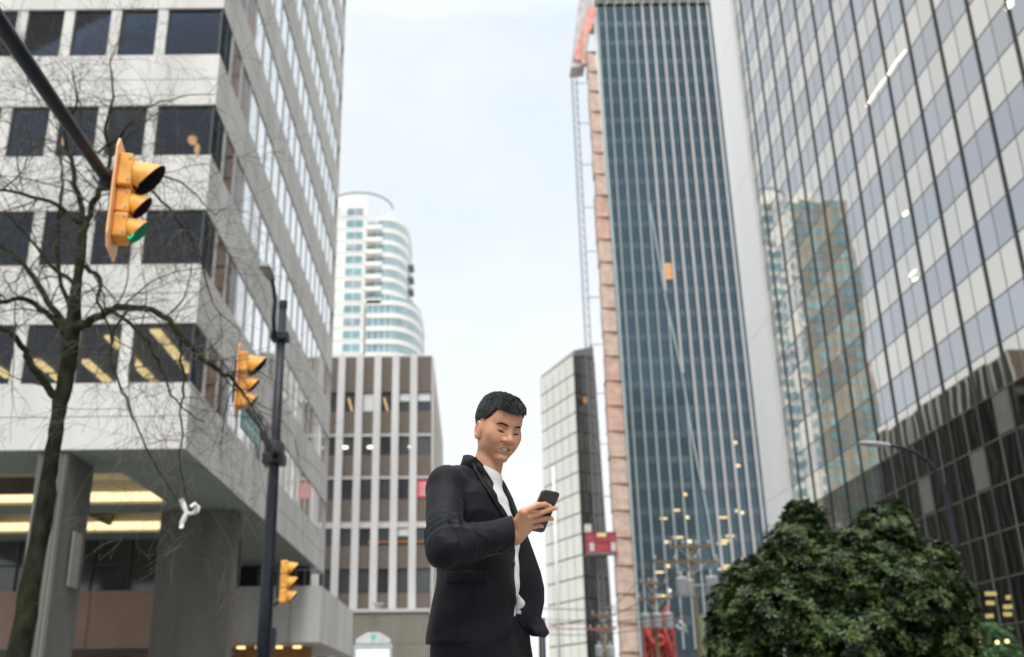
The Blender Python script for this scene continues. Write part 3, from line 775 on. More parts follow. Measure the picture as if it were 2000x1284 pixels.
M['crimson'] = mat('crimson_mesh', (0.34, 0.045, 0.06), 0.6, var=.3, scale=1.5)
M['darkcrimson'] = mat('dark_crimson_steel', (0.22, 0.03, 0.045), 0.6)
M['cream'] = mat('cream_sign', (0.75, 0.62, 0.32), 0.6)
M['palepanel'] = mat('pale_grey_panel', (0.5, 0.47, 0.46), 0.6, var=.15)
dark_tower()

# ------------------------------------------------------------------ bronze and gold glass building in the centre distance
def centre_building():
    C = Vector((19.2, 180.0)); A = Vector((14.5, 203.0)); Rb = Vector((24.3, 184.0)); Rt = Vector((23.4, 183.6)); Bk = Vector((20, 212))
    B = thing('office_tower', 'slim glass office tower with pale left face and dark right face behind the phone', 'building', (C.x, C.y, 0))
    z1 = 61.9
    MB().hexa([(C.x, C.y, 0), (Rb.x, Rb.y, 0), (Bk.x + 4, Bk.y, 0), (A.x, A.y, 0)], [(C.x, C.y, z1), (Rt.x, Rt.y, z1 + 1.0), (Bk.x + 3, Bk.y, z1), (A.x, A.y, z1 + 2.7)]).build('core', M['interior'], B)
    def face(p, q, m_, rows, off_, qt=None, fp=1.0):
        d = (q - p); n_ = Vector((d.y, -d.x)).normalized() * off_
        qt = qt or q
        for k in range(rows):
            za, zb_ = z1 * k / rows + .12, z1 * (k + 1) / rows - .12
            qa = q.lerp(qt, za / z1); qb = q.lerp(qt, zb_ / z1)
            MB().hexa([(p.x, p.y, za * fp), (qa.x, qa.y, za), (qa.x + n_.x, qa.y + n_.y, za), (p.x + n_.x, p.y + n_.y, za * fp)][::-1],
                      [(p.x, p.y, zb_ * fp), (qb.x, qb.y, zb_), (qb.x + n_.x, qb.y + n_.y, zb_), (p.x + n_.x, p.y + n_.y, zb_ * fp)][::-1]).build('window_band', m_, B)
    face(A, C, M['gold'], 17, .12, None, (z1 + 2.7) / z1)
    face(C, Rb, M['brownglass'], 17, .12, Rt)
    v = MB()
    for i in range(1, 6):
        p = C.lerp(Rb, i / 6); pt = C.lerp(Rt, i / 6); v.tube([(p.x, p.y - .2, 0), (pt.x, pt.y - .2, z1)], .08, 4)
    for i in range(1, 5):
        p = A.lerp(C, i / 5); v.tube([(p.x - .1, p.y - .1, 0), (p.x - .1, p.y - .1, z1)], .05, 4)
    v.build('mullion', M['rail'], B)
    MB().hexa([(C.x + .1, C.y + .2, z1), (Rt.x, Rt.y, z1 + .9), (Bk.x + 3, Bk.y, z1), (A.x + .2, A.y, z1 + 2.6)], [(C.x + .1, C.y + .2, z1 + 1.0), (Rt.x, Rt.y, z1 + 3.0), (Bk.x + 3, Bk.y, z1 + 2), (A.x + .2, A.y, z1 + 3.3)]).build('parapet', M['crown'], B)
    p = P(1143, 781, 180); MB().box(p.x - .35, p.x + .35, 180.2, 181.0, p.z - .6, p.z + .6).build('orange_panel', M['ply'], B)
    settle(B)
    mb = MB().tube([P(1093.5, 1300, 150) , P(1080.5, 912, 150)], [.20, .14], 8)
    o = mb.build('white_mast', M['whitewall'], None, smooth=True)
    tag(o, 'slender white mast standing in front of the pale faced tower just below the phone', 'mast')
M['gold'] = mirror_glass('pale_gold_glass', (0.74, 0.71, 0.60), 0.08, .008, (1.5, 1.5, 3.64), (0, 0, 0), ripple=.012, wscale=.2)
M['brownglass'] = mirror_glass('brown_grey_glass', (0.19, 0.18, 0.165), 0.25, .04, (1.2, 1.2, 3.64), (0, 0, 0), ripple=.05)
centre_building()

# little olive substation building behind the poles
def olive():
    B = thing('substation', 'small olive green utility building with grey louvres, beside the evergreen tree', 'building', (20.6, 100, 0))
    MB().box(21.6, 30, 100, 103, 0, 8.9).build('wall', M['olive'], B)
    lv = MB()
    for i in range(22): lv.add([(21.6, 99.98, 2 + i * .25), (30, 99.98, 2 + i * .25), (30, 99.8, 1.9 + i * .25), (21.6, 99.8, 1.9 + i * .25), (21.6, 99.98, 2.06 + i * .25), (30, 99.98, 2.06 + i * .25), (30, 99.8, 1.96 + i * .25), (21.6, 99.8, 1.96 + i * .25)], [(0, 1, 2, 3), (7, 6, 5, 4), (3, 2, 6, 7), (1, 0, 4, 5), (0, 3, 7, 4), (2, 1, 5, 6)])
    lv.build('louvre', M['galv'], B); settle(B)
M['olive'] = mat('olive_paint', (0.26, 0.30, 0.17), 0.7, var=.08)
olive()
# ------------------------------------------------------------------ traffic signals and street furniture
M['green_lens'] = emit('green_signal_lens', (0.0, 0.62, 0.33), 0.9)
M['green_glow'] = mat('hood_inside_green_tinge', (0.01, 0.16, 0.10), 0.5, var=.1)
M['red_lens_off'] = mat('unlit_red_lens', (0.10, 0.01, 0.012), 0.2)
M['red_lens_on'] = emit('red_signal_lens', (1.0, 0.09, 0.05), 2.0)
M['amber_off'] = mat('unlit_amber_lens', (0.12, 0.05, 0.005), 0.2)
M['sign_teal'] = mat('street_sign_teal', (0.10, 0.36, 0.33), 0.4, var=.08)
M['sign_white'] = mat('sign_white', (0.72, 0.75, 0.73), 0.5)
M['lamp_grey'] = mat('lamp_head_grey', (0.20, 0.205, 0.19), 0.5, var=.1)
M['diffuser'] = mat('lamp_diffuser', (0.30, 0.30, 0.27), 0.25)

def signal(name, label, loc, rz, radii, plate=True, lit=2, group='yellow traffic signals', tail=True):
    """three yellow heads stacked, lenses facing local +X; origin at the middle of the stack"""
    S = thing(name, label, 'traffic signal', loc, group)
    S.rotation_euler = (0, 0, rz)
    hs = [2 * r + .07 for r in radii]; tot = sum(hs); z = tot / 2
    if plate:
        w_, h_ = .27, tot / 2 + .15
        pts = [(-w_, -h_ + .12), (-w_ + .08, -h_), (w_ - .08, -h_), (w_, -h_ + .12), (w_, h_ - .12), (w_ - .08, h_), (-w_ + .08, h_), (-w_, h_ - .12)]
        pl = MB(); pl.hexa([(-.132, a, b) for a, b in pts], [(-.112, a, b) for a, b in pts]); pl.build('backplate', M['plate'], S, bevel=.004)
    MB().box(-.19, -.133, -.05, .05, -tot / 2 + .1, tot / 2 - .1).build('bracket', M['black_metal'], S)
    lens_m = [M['red_lens_off'], M['amber_off'], M['green_glow']]
    for i, (r, h) in enumerate(zip(radii, hs)):
        zc = z - h / 2; z -= h
        wd = r + .035
        hb = MB(); hb.box(-.11, .03, -wd, wd, zc - h / 2 + .004, zc + h / 2 - .004)
        hb_o = hb.build('housing', M['yellow'], S, bevel=.018)
        on = (i == lit)
        MB().lathe([(0, .055), (r * .6, .045), (r * .93, .02), (r * .93, .0)], (0.03, 0, zc), 24, Matrix(((0, 0, 1), (0, 1, 0), (1, 0, 0)))).build('lens', (M['green_lens'] if i == 2 else M['red_lens_on']) if on else lens_m[i], hb_o, smooth=True)
        # hood: open-bottomed tunnel visor cut back below
        n_ = 26; a0, a1 = R_(-52), R_(232); Lh = r * 1.95
        def rim(rad, x_f):
            vs = []
            for j in range(n_ + 1):
                a = a0 + (a1 - a0) * j / n_
                up = max(0.0, (math.sin(a) + .62) / 1.62)
                vs.append((.03 + x_f * Lh * (0.22 + .78 * up ** .75), rad * math.cos(a), zc + rad * math.sin(a) - .0 - x_f * .03))
            return vs
        def shell(rad, m_, nm):
            a = rim(rad, 0); b = [(p[0] * .5 + q[0] * .5, q[1], p[2] * .5 + q[2] * .5) for p, q in zip(a, rim(rad, 1))]; c = rim(rad * .99, 1)
            mb = MB(); vs = a + b + c; k = n_ + 1
            fs = [(r_ * k + j, r_ * k + j + 1, (r_ + 1) * k + j + 1, (r_ + 1) * k + j) for r_ in range(2) for j in range(n_)]
            mb.add(vs, fs); return mb.build(nm, m_, hb_o, smooth=True)
        shell(r + .018, M['yellow'], 'hood')
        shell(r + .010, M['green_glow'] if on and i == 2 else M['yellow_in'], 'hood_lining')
        # door hinges and latch screws
        dt = MB()
        for yy in (-wd, wd):
            for dz in (-.32, .32): dt.lathe([(0, .012), (.014, .012), (.014, -.012), (0, -.012)], (.0, yy, zc + dz * h), 8)
        dt.build('hinge', M['galv'], hb_o)
    return S

SIG = signal('traffic_signal', 'largest yellow traffic signal with orange backplate and lit green lens, upper left', (-3.44, 9.3, 5.66), R_(9), (.15, .10, .10))
MB().tube([(-.24, .0, .2), (-.02, 0, .2)], .035, 10).build('hanger', M['black_metal'], SIG)
a = Vector((-3.66, 9.15, 5.86))
arm = MB().tube([a + Vector((0, .22, .02)), a, a + Vector((-.02, -3, .05)), a + Vector((-.04, -6.2, .02)), a + Vector((-.06, -10.5, -.1))], [.055, .058, .075, .088, .105], 16)
arm_o = thing('cantilever_pole', 'thick black steel arm slanting from the top left corner to the large yellow signal', 'street pole', (-3.72, -1.4, 0))
arm.build('arm', M['black_metal'], arm_o, smooth=True)
MB().tube([(-3.72, -1.4, 0), (-3.72, -1.4, 6.6)], [.16, .12], 16).build('pole', M['black_metal'], arm_o, smooth=True)
MB().lathe([(0, .10), (.07, .08), (.075, -.08), (0, -.1)], a + Vector((0, .05, 0)), 12).build('clamp', M['black_metal'], arm_o, smooth=True)
settle(arm_o)

signal('traffic_signal', 'middle yellow traffic signal seen edge on directly above the teal street sign', (-3.62, 15.8, 5.78), R_(8), (.15, .10, .10), plate=True)
signal('traffic_signal', 'small yellow signal strapped low on the side of the black pole', (-3.62, 20.45, 3.14), R_(4), (.10, .10, .10), plate=False, lit=2)

def pole2():
    Pn = thing('signal_pole', 'tall black street pole with clamp collar, signal arm and flat grey light on top', 'street pole', (-4.02, 20.6, 0))
    MB().tube([(-4.02, 20.6, 0), (-4.02, 20.6, 3), (-4.02, 20.6, 5.9), (-4.02, 20.6, 9.05)], [.15, .135, .102, .082], 20).build('pole', M['black_metal'], Pn, smooth=True)
    MB().lathe([(0, .05), (.095, .04), (.095, -.12), (.08, -.14)], (-4.02, 20.6, 9.05), 12).build('pole_cap', M['black_metal'], Pn)
    c = MB(); c.box(-4.24, -3.80, 20.38, 20.82, 5.5, 5.72); c.box(-4.2, -3.84, 20.42, 20.78, 5.74, 5.95); c.build('collar', M['black_metal'], Pn, bevel=.02)
    MB().box(-4.23, -3.86, 20.45, 20.75, 8.18, 8.36).build('upper_clamp', M['black_metal'], Pn, bevel=.02)
    MB().tube([(-3.98, 20.5, 5.70), (-3.93, 19.6, 5.66), (-3.84, 18.0, 5.60), (-3.75, 16.6, 5.56), (-3.72, 15.7, 5.55)], [.085, .08, .07, .06, .055], 14).build('mast_arm', M['black_metal'], Pn, smooth=True)
    MB().tube([(-4.14, 20.45, 8.2), (-4.15, 20.3, 8.6), (-4.13, 20.25, 8.95), (-4.15, 20.15, 9.2), (-4.18, 20.03, 9.37)], .045, 10).build('lamp_neck', M['black_metal'], Pn, smooth=True)
    h = MB(); 
    LD = Vector((.16, .10, -.27))
    def sh(l_): return [Vector(q_) + LD for q_ in l_]
    h.hexa(sh([(-4.41, 19.95, 9.60), (-4.26, 19.95, 9.60), (-4.27, 19.30, 9.66), (-4.52, 19.30, 9.66)]), sh([(-4.39, 19.95, 9.72), (-4.28, 19.95, 9.72), (-4.30, 19.33, 9.76), (-4.50, 19.33, 9.76)]))
    hd = h.build('lamp_head', M['lamp_grey'], Pn, bevel=.02)
    MB().hexa(sh([(-4.39, 19.72, 9.605), (-4.28, 19.72, 9.605), (-4.30, 19.36, 9.643), (-4.49, 19.36, 9.643)]), sh([(-4.39, 19.72, 9.625), (-4.28, 19.72, 9.625), (-4.30, 19.36, 9.66), (-4.49, 19.36, 9.66)])).build('diffuser', M['diffuser'], hd)
    MB().tube([(-3.85, 20.5, 2.7), (-3.72, 20.48, 2.8)], .03, 8).build('signal_strap', M['black_metal'], Pn)
    MB().box(-3.9, -3.8, 20.5, 20.7, 1.9, 2.3).build('control_box', M['black_metal'], Pn, bevel=.01)
    settle(Pn)
    S = thing('street_sign', 'teal street name sign with faint white lettering below the middle signal', 'street sign', (-3.72, 17.0, 5.1))
    z0, z1 = 5.10, 5.42; ya, yb = 16.1, 17.5
    MB().box(-3.735, -3.705, ya, yb, z0, z1).build('plate', M['sign_teal'], S, bevel=.004)
    b = MB(); x = -3.7
    for q in ((ya + .03, yb - .03, z0 + .03, z0 + .045), (ya + .03, yb - .03, z1 - .045, z1 - .03), (ya + .03, ya + .045, z0 + .045, z1 - .045), (yb - .045, yb - .03, z0 + .045, z1 - .045)): b.box(-3.705, x, *q)
    b.build('border', M['sign_white'], S)
    L_ = MB(); y = ya + .2
    for w_ in (.10, .08, .09, .05, .09, .1, .07): L_.box(-3.704, x, y, y + w_, z0 + .09, z0 + .22 - (w_ * 37 % .05)); y += w_ + .055
    L_.build('lettering', M['sign_white'], S)
    hg = MB()
    for y in (16.4, 17.2): hg.box(-3.73, -3.71, y, y + .04, z1, 5.56)
    hg.build('hanger', M['black_metal'], S)
    settle(S)
pole2()

def lamp2():
    Ln = thing('street_lamp', 'dark street lamp with long curved arm before the mirrored glass office, right', 'street lamp', (10.78, 23, 0))
    pts = [(1908, 1330), (1893, 1200), (1872, 1090), (1857, 1010), (1848, 965), (1834, 928), (1812, 900), (1785, 882), (1755, 873), (1738, 870)]
    q = [P(a, b, 23) for a, b in pts]
    q = [Vector((q[0].x, 23, 0))] + q
    MB().tube(q, [.12, .11, .095, .085, .072, .062, .055, .05, .047, .045, .042], 12).build('pole', M['black_metal'], Ln, smooth=True)
    a, b = P(1742, 870, 23), P(1676, 866, 23)
    h = MB(); n_ = 9
    for_r = []
    prof = [(0, .02, .03), (.12, .07, .05), (.35, .12, .06), (.65, .15, .055), (.9, .13, .04), (1, .03, .015)]
    rings = []
    for t_, wy, hz in prof:
        c = a.lerp(b, t_); rings.append([c + Vector((0, wy * math.cos(k * math.pi / 6), hz * math.sin(k * math.pi / 6))) for k in range(12)])
    vs = [p for r in rings for p in r]; fs = [(i * 12 + j, i * 12 + (j + 1) % 12, (i + 1) * 12 + (j + 1) % 12, (i + 1) * 12 + j) for i in range(5) for j in range(12)]
    h.add(vs, fs); h.build('lamp_head', M['galv'], Ln, smooth=True)
    settle(Ln)
lamp2()

# red light at the bottom edge right: another signal on its own post, facing the camera
RS = signal('traffic_signal', 'small yellow signal with a lit red lens at the bottom right edge', (P(1926, 1284, 30).x, 30, P(1926, 1300, 30).z - .25), R_(-90), (.15, .10, .10), plate=False, lit=0)
MB().tube([(-.2, 0, -1.6), (-.2, 0, .3)], .06, 10).build('post', M['black_metal'], RS, smooth=True)

# illuminated map kiosk
def kiosk():
    K = thing('map_kiosk', 'grey kiosk with gabled top, green emblem and lit white panel, bottom left of man', 'kiosk', (-2.79, 30, 0))
    x0, x1, c = -3.34, -2.25, -2.795
    MB().box(x0, x1, 30.0, 30.22, 0, 2.50).build('cabinet', M['galv'], K, bevel=.01)
    z = 2.52; t_ = [(x0 + .06, z), (x1 - .06, z), (x1 - .06, z + .12), (c + .18, z + .30), (c - .18, z + .30), (x0 + .06, z + .12)]
    MB().hexa([(a, 30.0, b) for a, b in t_][::-1], [(a, 30.22, b) for a, b in t_][::-1]).build('gable', M['kiosk_pale'], K, bevel=.008)
    MB().box(x0 + .09, x1 - .09, 29.985, 29.999, .5, 2.36).build('lit_panel', M['panel_lit'], K)
    e = MB(); e.hexa([(c - .07, 29.99, 2.74), (c - .05, 29.99, 2.64), (c + .05, 29.99, 2.64), (c + .07, 29.99, 2.74)], [(c - .07, 29.999, 2.74), (c - .05, 29.999, 2.64), (c + .05, 29.999, 2.64), (c + .07, 29.999, 2.74)])
    e.box(c - .02, c + .02, 29.99, 29.999, 2.58, 2.64); e.box(c - .08, c + .08, 29.988, 29.9895, 2.72, 2.76); e.build('emblem', M['emblem_green'], K)
    f_ = MB()
    for i, (a, w_) in enumerate(((.25, .35), (.5, .42), (.35, .3))): f_.box(x0 + a, x0 + a + w_, 29.980, 29.984, 2.26 - i * .09, 2.268 - i * .09)
    f_.build('panel_print', M['print_pale'], K)
    settle(K)
M['kiosk_pale'] = mat('kiosk_pale_grey', (0.55, 0.57, 0.57), 0.4)
M['panel_lit'] = emit('lit_kiosk_panel', (0.93, 1.0, 0.95), 0.85)
M['emblem_green'] = mat('emblem_green', (0.10, 0.55, 0.33), 0.5)
M['print_pale'] = mat('faint_print', (0.55, 0.68, 0.55), 0.5)
kiosk()
bp = MB().tube([(P(1057, 1284, 14).x, 14, 0), (P(1058, 1208, 14).x, 14, P(1058, 1208, 14).z)], [.05, .045], 10).build('post', M['black_metal'], None, smooth=True)
bp.name = 'bollard_post'; tag(bp, 'plain dark post standing just behind the hem of the man\'s jacket', 'post')

# ------------------------------------------------------------------ utility poles, transformers, cables
def utility(name, label, Y, top, x, arms, tr, lean=0.0, rp=.17):
    U = thing(name, label, 'utility pole', (x, Y, 0), 'wooden utility poles down the street')
    MB().tube([(x + lean, Y, 0), (x, Y, top)], [rp * 1.15, rp * .9], 10).build('pole', M['wood_pole'], U, smooth=True)
    for z, xa, xb in arms:
        MB().box(xa, xb, Y - .28, Y - .15, z - .09, z + .09).build('crossarm', M['wood_pole'], U)
        br = MB(); br.tube([(x, Y - .2, z - .9), (xa + (x - xa) * .45, Y - .2, z - .1)], .03, 5); br.build('brace', M['galv'], U)
        br = MB(); br.tube([(x, Y - .2, z - .9), (xb + (x - xb) * .45, Y - .2, z - .1)], .03, 5); br.build('brace', M['galv'], U)
        n_ = 4
        for i in range(n_):
            xx = xa + .12 + (xb - xa - .24) * i / (n_ - 1)
            MB().lathe([(0, .34), (.07, .32), (.11, .24), (.06, .2), (.12, .13), (.06, .1), (.03, 0)], (xx, Y - .21, z + .09), 10).build('insulator', M['porcelain'], U, smooth=True)
    for (tx, tz, r, h) in tr:
        c = MB().lathe([(0, h), (r * .85, h * .99), (r, h * .93), (r * 1.04, h * .9), (r, h * .87), (r, h * .05), (r * .9, 0), (0, 0)], (tx, Y - .35 - r, tz), 18)
        t_ = c.build('transformer', M['galv'], U, smooth=True)
        MB().lathe([(0, .45), (.05, .44), (.09, .3), (.05, .25), (.10, .15), (.06, .1), (.06, 0)], (tx, Y - .35 - r, tz + h), 10).build('bushing', M['porcelain'], t_, smooth=True)
        MB().box(min(tx, x), max(tx, x) + .01, Y - .5, Y - .38, tz + h * .5, tz + h * .6).build('hanger', M['galv'], t_)
    settle(U)
utility('utility_pole', 'nearest wooden utility pole with big grey transformers, beside the evergreen tree', 75, 11.8, 15.74, [(11.55, 14.18, 17.2), (10.5, 12.99, 17.65)], [(14.8, 8.05, .40, 1.3), (15.35, 8.0, .3, 1.2), (16.9, 8.1, .42, 1.3)], .1)
utility('utility_pole', 'middle wooden utility pole carrying three grey transformers in front of the red machinery', 95, 11.7, 16.3, [(11.2, 15.07, 17.5), (9.8, 14.84, 17.92)], [(15.35, 7.3, .42, 1.25), (16.35, 7.3, .42, 1.25), (17.35, 7.3, .42, 1.25)], 0)
utility('utility_pole', 'farthest small utility pole at the base of the peach scaffold', 125, 11.2, 15.4, [(10.9, 14.0, 16.8), (9.3, 13.6, 16.8)], [(14.6, 6.2, .42, 1.3), (15.9, 6.1, .5, 1.3)], 0, .16)

def cable(name, label, a, b, sag, r=.035, group='overhead cables', m_='wire'):
    a, b = Vector(a), Vector(b); pts = []
    for i in range(17):
        t_ = i / 16; p = a.lerp(b, t_); p.z -= sag * 4 * t_ * (1 - t_); pts.append(p)
    o = MB().tube(pts, r, 5).build(name, M[m_], None); tag(o, label, 'cable', group)
M['wire_red'] = mat('red_cable', (0.45, 0.09, 0.08), 0.6)
for k, (xa, xb) in enumerate(((13.1, 15.0), (14.6, 15.9), (16.6, 16.9), (17.5, 17.8))):
    cable('cable', 'thin dark cable, %s of four between the nearest and middle utility poles' % ('leftmost', 'second from left', 'second from right', 'rightmost')[k], (xa, 74.8, 10.9), (xb, 94.8, 10.2 if k % 2 else 11.6), .5, .03)
for k, (xa, xb) in enumerate(((15.1, 14.1), (17.4, 16.7))):
    cable('cable', 'thin dark cable on the %s between the middle and farthest utility poles' % ('left', 'right')[k], (xa, 94.8, 11.6), (xb, 124.8, 11.2), .8, .03)
for i, (x0, y0, x1, y1, Ya, Yb, mm, lb_) in enumerate(((1040, 1216, 1345, 1196, 95, 75, 'wire', 'dark sagging cable from behind the blazer hem to the nearest utility pole'), (1040, 1228, 1345, 1205, 96, 76, 'wire_red', 'reddish sagging cable from behind the blazer hem to the nearest utility pole'), (1060, 1238, 1290, 1224, 96, 94, 'wire', 'lowest dark cable from behind the blazer hem to the middle utility pole'), (800, 1172, 1345, 1190, 100, 76, 'wire', 'long dark cable that crosses the brown finned block and passes behind the man'), (790, 1180, 1180, 1232, 100, 124, 'wire_red', 'reddish cable that starts before the brown finned block and drops right'), (1180, 1208, 1345, 1112, 124, 75, 'wire', 'dark cable climbing from the farthest utility pole to the nearest crossarm'), (1040, 1206, 1180, 1206, 120, 124, 'wire', 'short level dark cable between the man and the farthest utility pole'))):
    cable('cable', lb_, P(x0, y0, Ya), P(x1, y1, Yb), .35, .035, 'overhead cables', mm)

# red construction rig at the tower's foot
def rig():
    G = thing('drill_rig', 'red construction rig with coiled hoses and lattice frame at the foot of the dark tower', 'construction rig', (18.5, 110, 0))
    a, b = P(1256, 1225, 110), P(1315, 1225, 110); z1 = a.z
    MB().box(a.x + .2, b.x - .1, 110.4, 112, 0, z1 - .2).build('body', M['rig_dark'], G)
    fr = MB()
    for x in np.linspace(a.x, b.x, 5): fr.box(x - .09, x + .09, 110, 110.2, 0, z1 + .4)
    n_ = 5
    for i in range(n_):
        za, zc = i * z1 / n_, (i + 1) * z1 / n_
        fr.box(a.x, b.x, 109.95, 109.99, zc - .1, zc + .05)
        xs = np.linspace(a.x, b.x, 5)
        for k in range(4): fr.beam((xs[k], 109.9, za), (xs[k + 1], 109.9, zc), .1, .1) if (i + k) % 2 else fr.beam((xs[k + 1], 109.9, za), (xs[k], 109.9, zc), .1, .1)
    fr.build('lattice_frame', M['rig_red'], G)
    hs = [P(x, y, 109.5) for x, y in ((1262, 1222), (1266, 1240), (1274, 1254), (1286, 1262), (1296, 1258), (1297, 1248), (1290, 1243), (1280, 1246))]
    MB().tube(hs, .22, 8).build('hose', M['rig_red'], G, smooth=True)
    hs = [P(x, y, 109.3) for x, y in ((1298, 1225), (1302, 1245), (1310, 1262), (1312, 1284))]
    MB().tube(hs, .16, 8).build('hose', M['rig_red'], G, smooth=True)
    MB().tube([P(1290, 1215, 109), P(1306, 1184, 109)], .25, 8).build('boom', M['rig_red'], G)
    hs = [P(x, y, 107) for x, y in ((1320, 1222), (1330, 1230), (1342, 1236), (1336, 1222), (1325, 1214))]
    MB().tube(hs, .16, 6).build('grey_duct', M['galv'], G, smooth=True)
    settle(G)
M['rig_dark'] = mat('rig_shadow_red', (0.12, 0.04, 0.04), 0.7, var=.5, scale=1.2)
M['rig_red'] = mat('rig_red_paint', (0.55, 0.075, 0.06), 0.55, var=.25, scale=1.5)
rig()

# ------------------------------------------------------------------ bare mossy tree (left)
M['bark'] = mat('mossy_bark', (0.020, 0.021, 0.011), 0.95, var=.65, scale=7, bump=.9, bscale=28, stretch=(1, 1, .5), spec=.15)
M['moss'] = mat('twig_moss_brown', (0.050, 0.050, 0.030), 0.95, var=.5, scale=5)
M['twig'] = mat('twig_brown_grey', (0.085, 0.070, 0.052), 0.9, var=.4, scale=3)
M['bark2'] = mat('pale_scarred_bark', (0.20, 0.15, 0.13), 0.9, var=.5, scale=6, bump=.8, bscale=20)
def bare_tree():
    T = thing('bare_tree', 'leafless mossy street tree with drooping twigs before the white office block', 'tree', (-5.55, 13, 0))
    rnd = random.Random(11)
    def path(px, Y0=13.0, dy=None):
        return [P(a, b, (dy[i] if dy else Y0)) for i, (a, b) in enumerate(px)]
    def crook(pts, n_=4, amp=.03):
        out_ = []
        for i in range(len(pts) - 1):
            for k in range(n_):
                t_ = k / n_; p0 = pts[max(i - 1, 0)]; p1 = pts[i]; p2 = pts[i + 1]; p3 = pts[min(i + 2, len(pts) - 1)]
                q = 0.5 * ((2 * p1) + (p2 - p0) * t_ + (2 * p0 - 5 * p1 + 4 * p2 - p3) * t_ ** 2 + (3 * p1 - p0 - 3 * p2 + p3) * t_ ** 3)
                out_.append(q + Vector((rnd.uniform(-amp, amp), rnd.uniform(-amp, amp), rnd.uniform(-amp, amp))) * (0 if k == 0 else 1))
        out_.append(pts[-1]); return out_
    tr = [Vector((-5.75, 13, 0))] + path([(35, 1284), (62, 1130), (88, 990), (100, 900), (112, 820), (125, 760), (135, 700), (140, 650), (146, 590), (152, 540), (160, 490), (166, 445)])
    rad = [.22, .135, .124, .112, .096, .090, .102, .105, .108, .080, .064, .056, .05]
    pts = crook(tr, 4, .012); rr = [rad[min(i // 4, 12)] + (rad[min(i // 4 + 1, 12)] - rad[min(i // 4, 12)]) * (i % 4) / 4 + rnd.uniform(-.006, .008) for i in range(len(pts))]
    MB().tube(pts, rr, 16).build('trunk', M['bark'], T, smooth=True)
    limbs = [
        ([(108, 775), (85, 745), (60, 712), (45, 680), (25, 655), (0, 640), (-40, 625)], [.055, .05, .045, .04, .036, .03, .02], [13, 12.9, 12.8, 12.7, 12.6, 12.5, 12.4]),
        ([(140, 650), (170, 632), (205, 610), (240, 600), (280, 602), (320, 620), (355, 655), (395, 700), (430, 725), (455, 742), (490, 790), (520, 850)], [.07, .06, .05, .045, .042, .04, .036, .033, .03, .024, .014, .008], [13, 12.8, 12.6, 12.5, 12.4, 12.3, 12.2, 12.2, 12.2, 12.2, 12.3, 12.4]),
        ([(166, 445), (158, 400), (145, 350), (135, 300), (128, 250), (150, 200), (140, 140)], [.05, .04, .036, .03, .024, .016, .008], None),
        ([(166, 445), (178, 410), (192, 375), (205, 345), (215, 300), (205, 250), (222, 190), (215, 130), (225, 90)], [.055, .045, .045, .04, .026, .022, .018, .012, .006], [13, 13, 13, 13.1, 13.2, 13.3, 13.3, 13.4, 13.5]),
        ([(132, 640), (100, 600), (70, 550), (40, 510), (0, 480), (-40, 450)], [.06, .045, .04, .032, .026, .018], [13, 13, 13.1, 13.2, 13.3, 13.5]),
        ([(136, 660), (90, 610), (50, 585), (0, 590), (-40, 610)], [.05, .04, .034, .028, .018], [13, 12.8, 12.6, 12.4, 12.3]),
        ([(145, 620), (120, 560), (112, 480), (118, 400), (122, 330), (115, 290)], [.04, .032, .026, .02, .016, .010], [13, 13.1, 13.2, 13.3, 13.4, 13.5]),
        ([(165, 445), (110, 400), (60, 385), (0, 372), (-50, 375)], [.035, .03, .026, .02, .012], [13, 13.1, 13.2, 13.3, 13.3]),
        ([(160, 520), (195, 545), (190, 590), (215, 640), (222, 700)], [.035, .03, .022, .016, .008], [13, 12.9, 12.8, 12.8, 12.8]),
        ([(215, 605), (245, 625), (280, 660), (310, 705), (330, 760), (360, 800), (400, 825)], [.028, .026, .022, .018, .014, .01, .006], [12.6, 12.5, 12.3, 12.2, 12.1, 12, 12]),
        ([(255, 600), (225, 640), (215, 690), (230, 740), (250, 790), (270, 840), (300, 900), (345, 975), (360, 1000)], [.024, .02, .018, .016, .014, .012, .01, .008, .006], [12.5, 12.5, 12.5, 12.4, 12.4, 12.3, 12.3, 12.3, 12.3]),
        ([(205, 345), (260, 330), (320, 345), (370, 370), (420, 420)], [.026, .02, .016, .012, .006], [13, 13, 13, 13, 13]),
        ([(192, 375), (240, 360), (290, 370), (340, 420), (380, 480), (400, 540), (420, 600), (470, 650)], [.028, .024, .02, .017, .014, .011, .008, .005], [13, 13, 12.9, 12.8, 12.7, 12.6, 12.5, 12.4]),
        ([(150, 560), (100, 520), (60, 470), (25, 430), (-20, 400)], [.03, .026, .02, .015, .01], [13, 13.2, 13.4, 13.5, 13.6]),
        ([(355, 655), (352, 700), (360, 745), (352, 800), (358, 850), (352, 900), (362, 960), (366, 990)], [.02, .017, .015, .013, .011, .009, .007, .005], [12.2, 12.2, 12.2, 12.2, 12.2, 12.25, 12.3, 12.3]),
        ([(190, 300), (240, 260), (280, 215), (350, 190), (420, 185)], [.02, .016, .012, .009, .005], [13.2, 13.2, 13.2, 13.2, 13.2]),
        ([(128, 250), (90, 200), (60, 140), (0, 100)], [.018, .014, .01, .006], [13.1, 13.2, 13.2, 13.3]),
        ([(0, 372), (40, 340), (60, 290), (50, 230)], [.014, .012, .008, .005], [13.2, 13.2, 13.2, 13.3]),
    ]
    tw = MB(); fine = MB(); cnt = 0
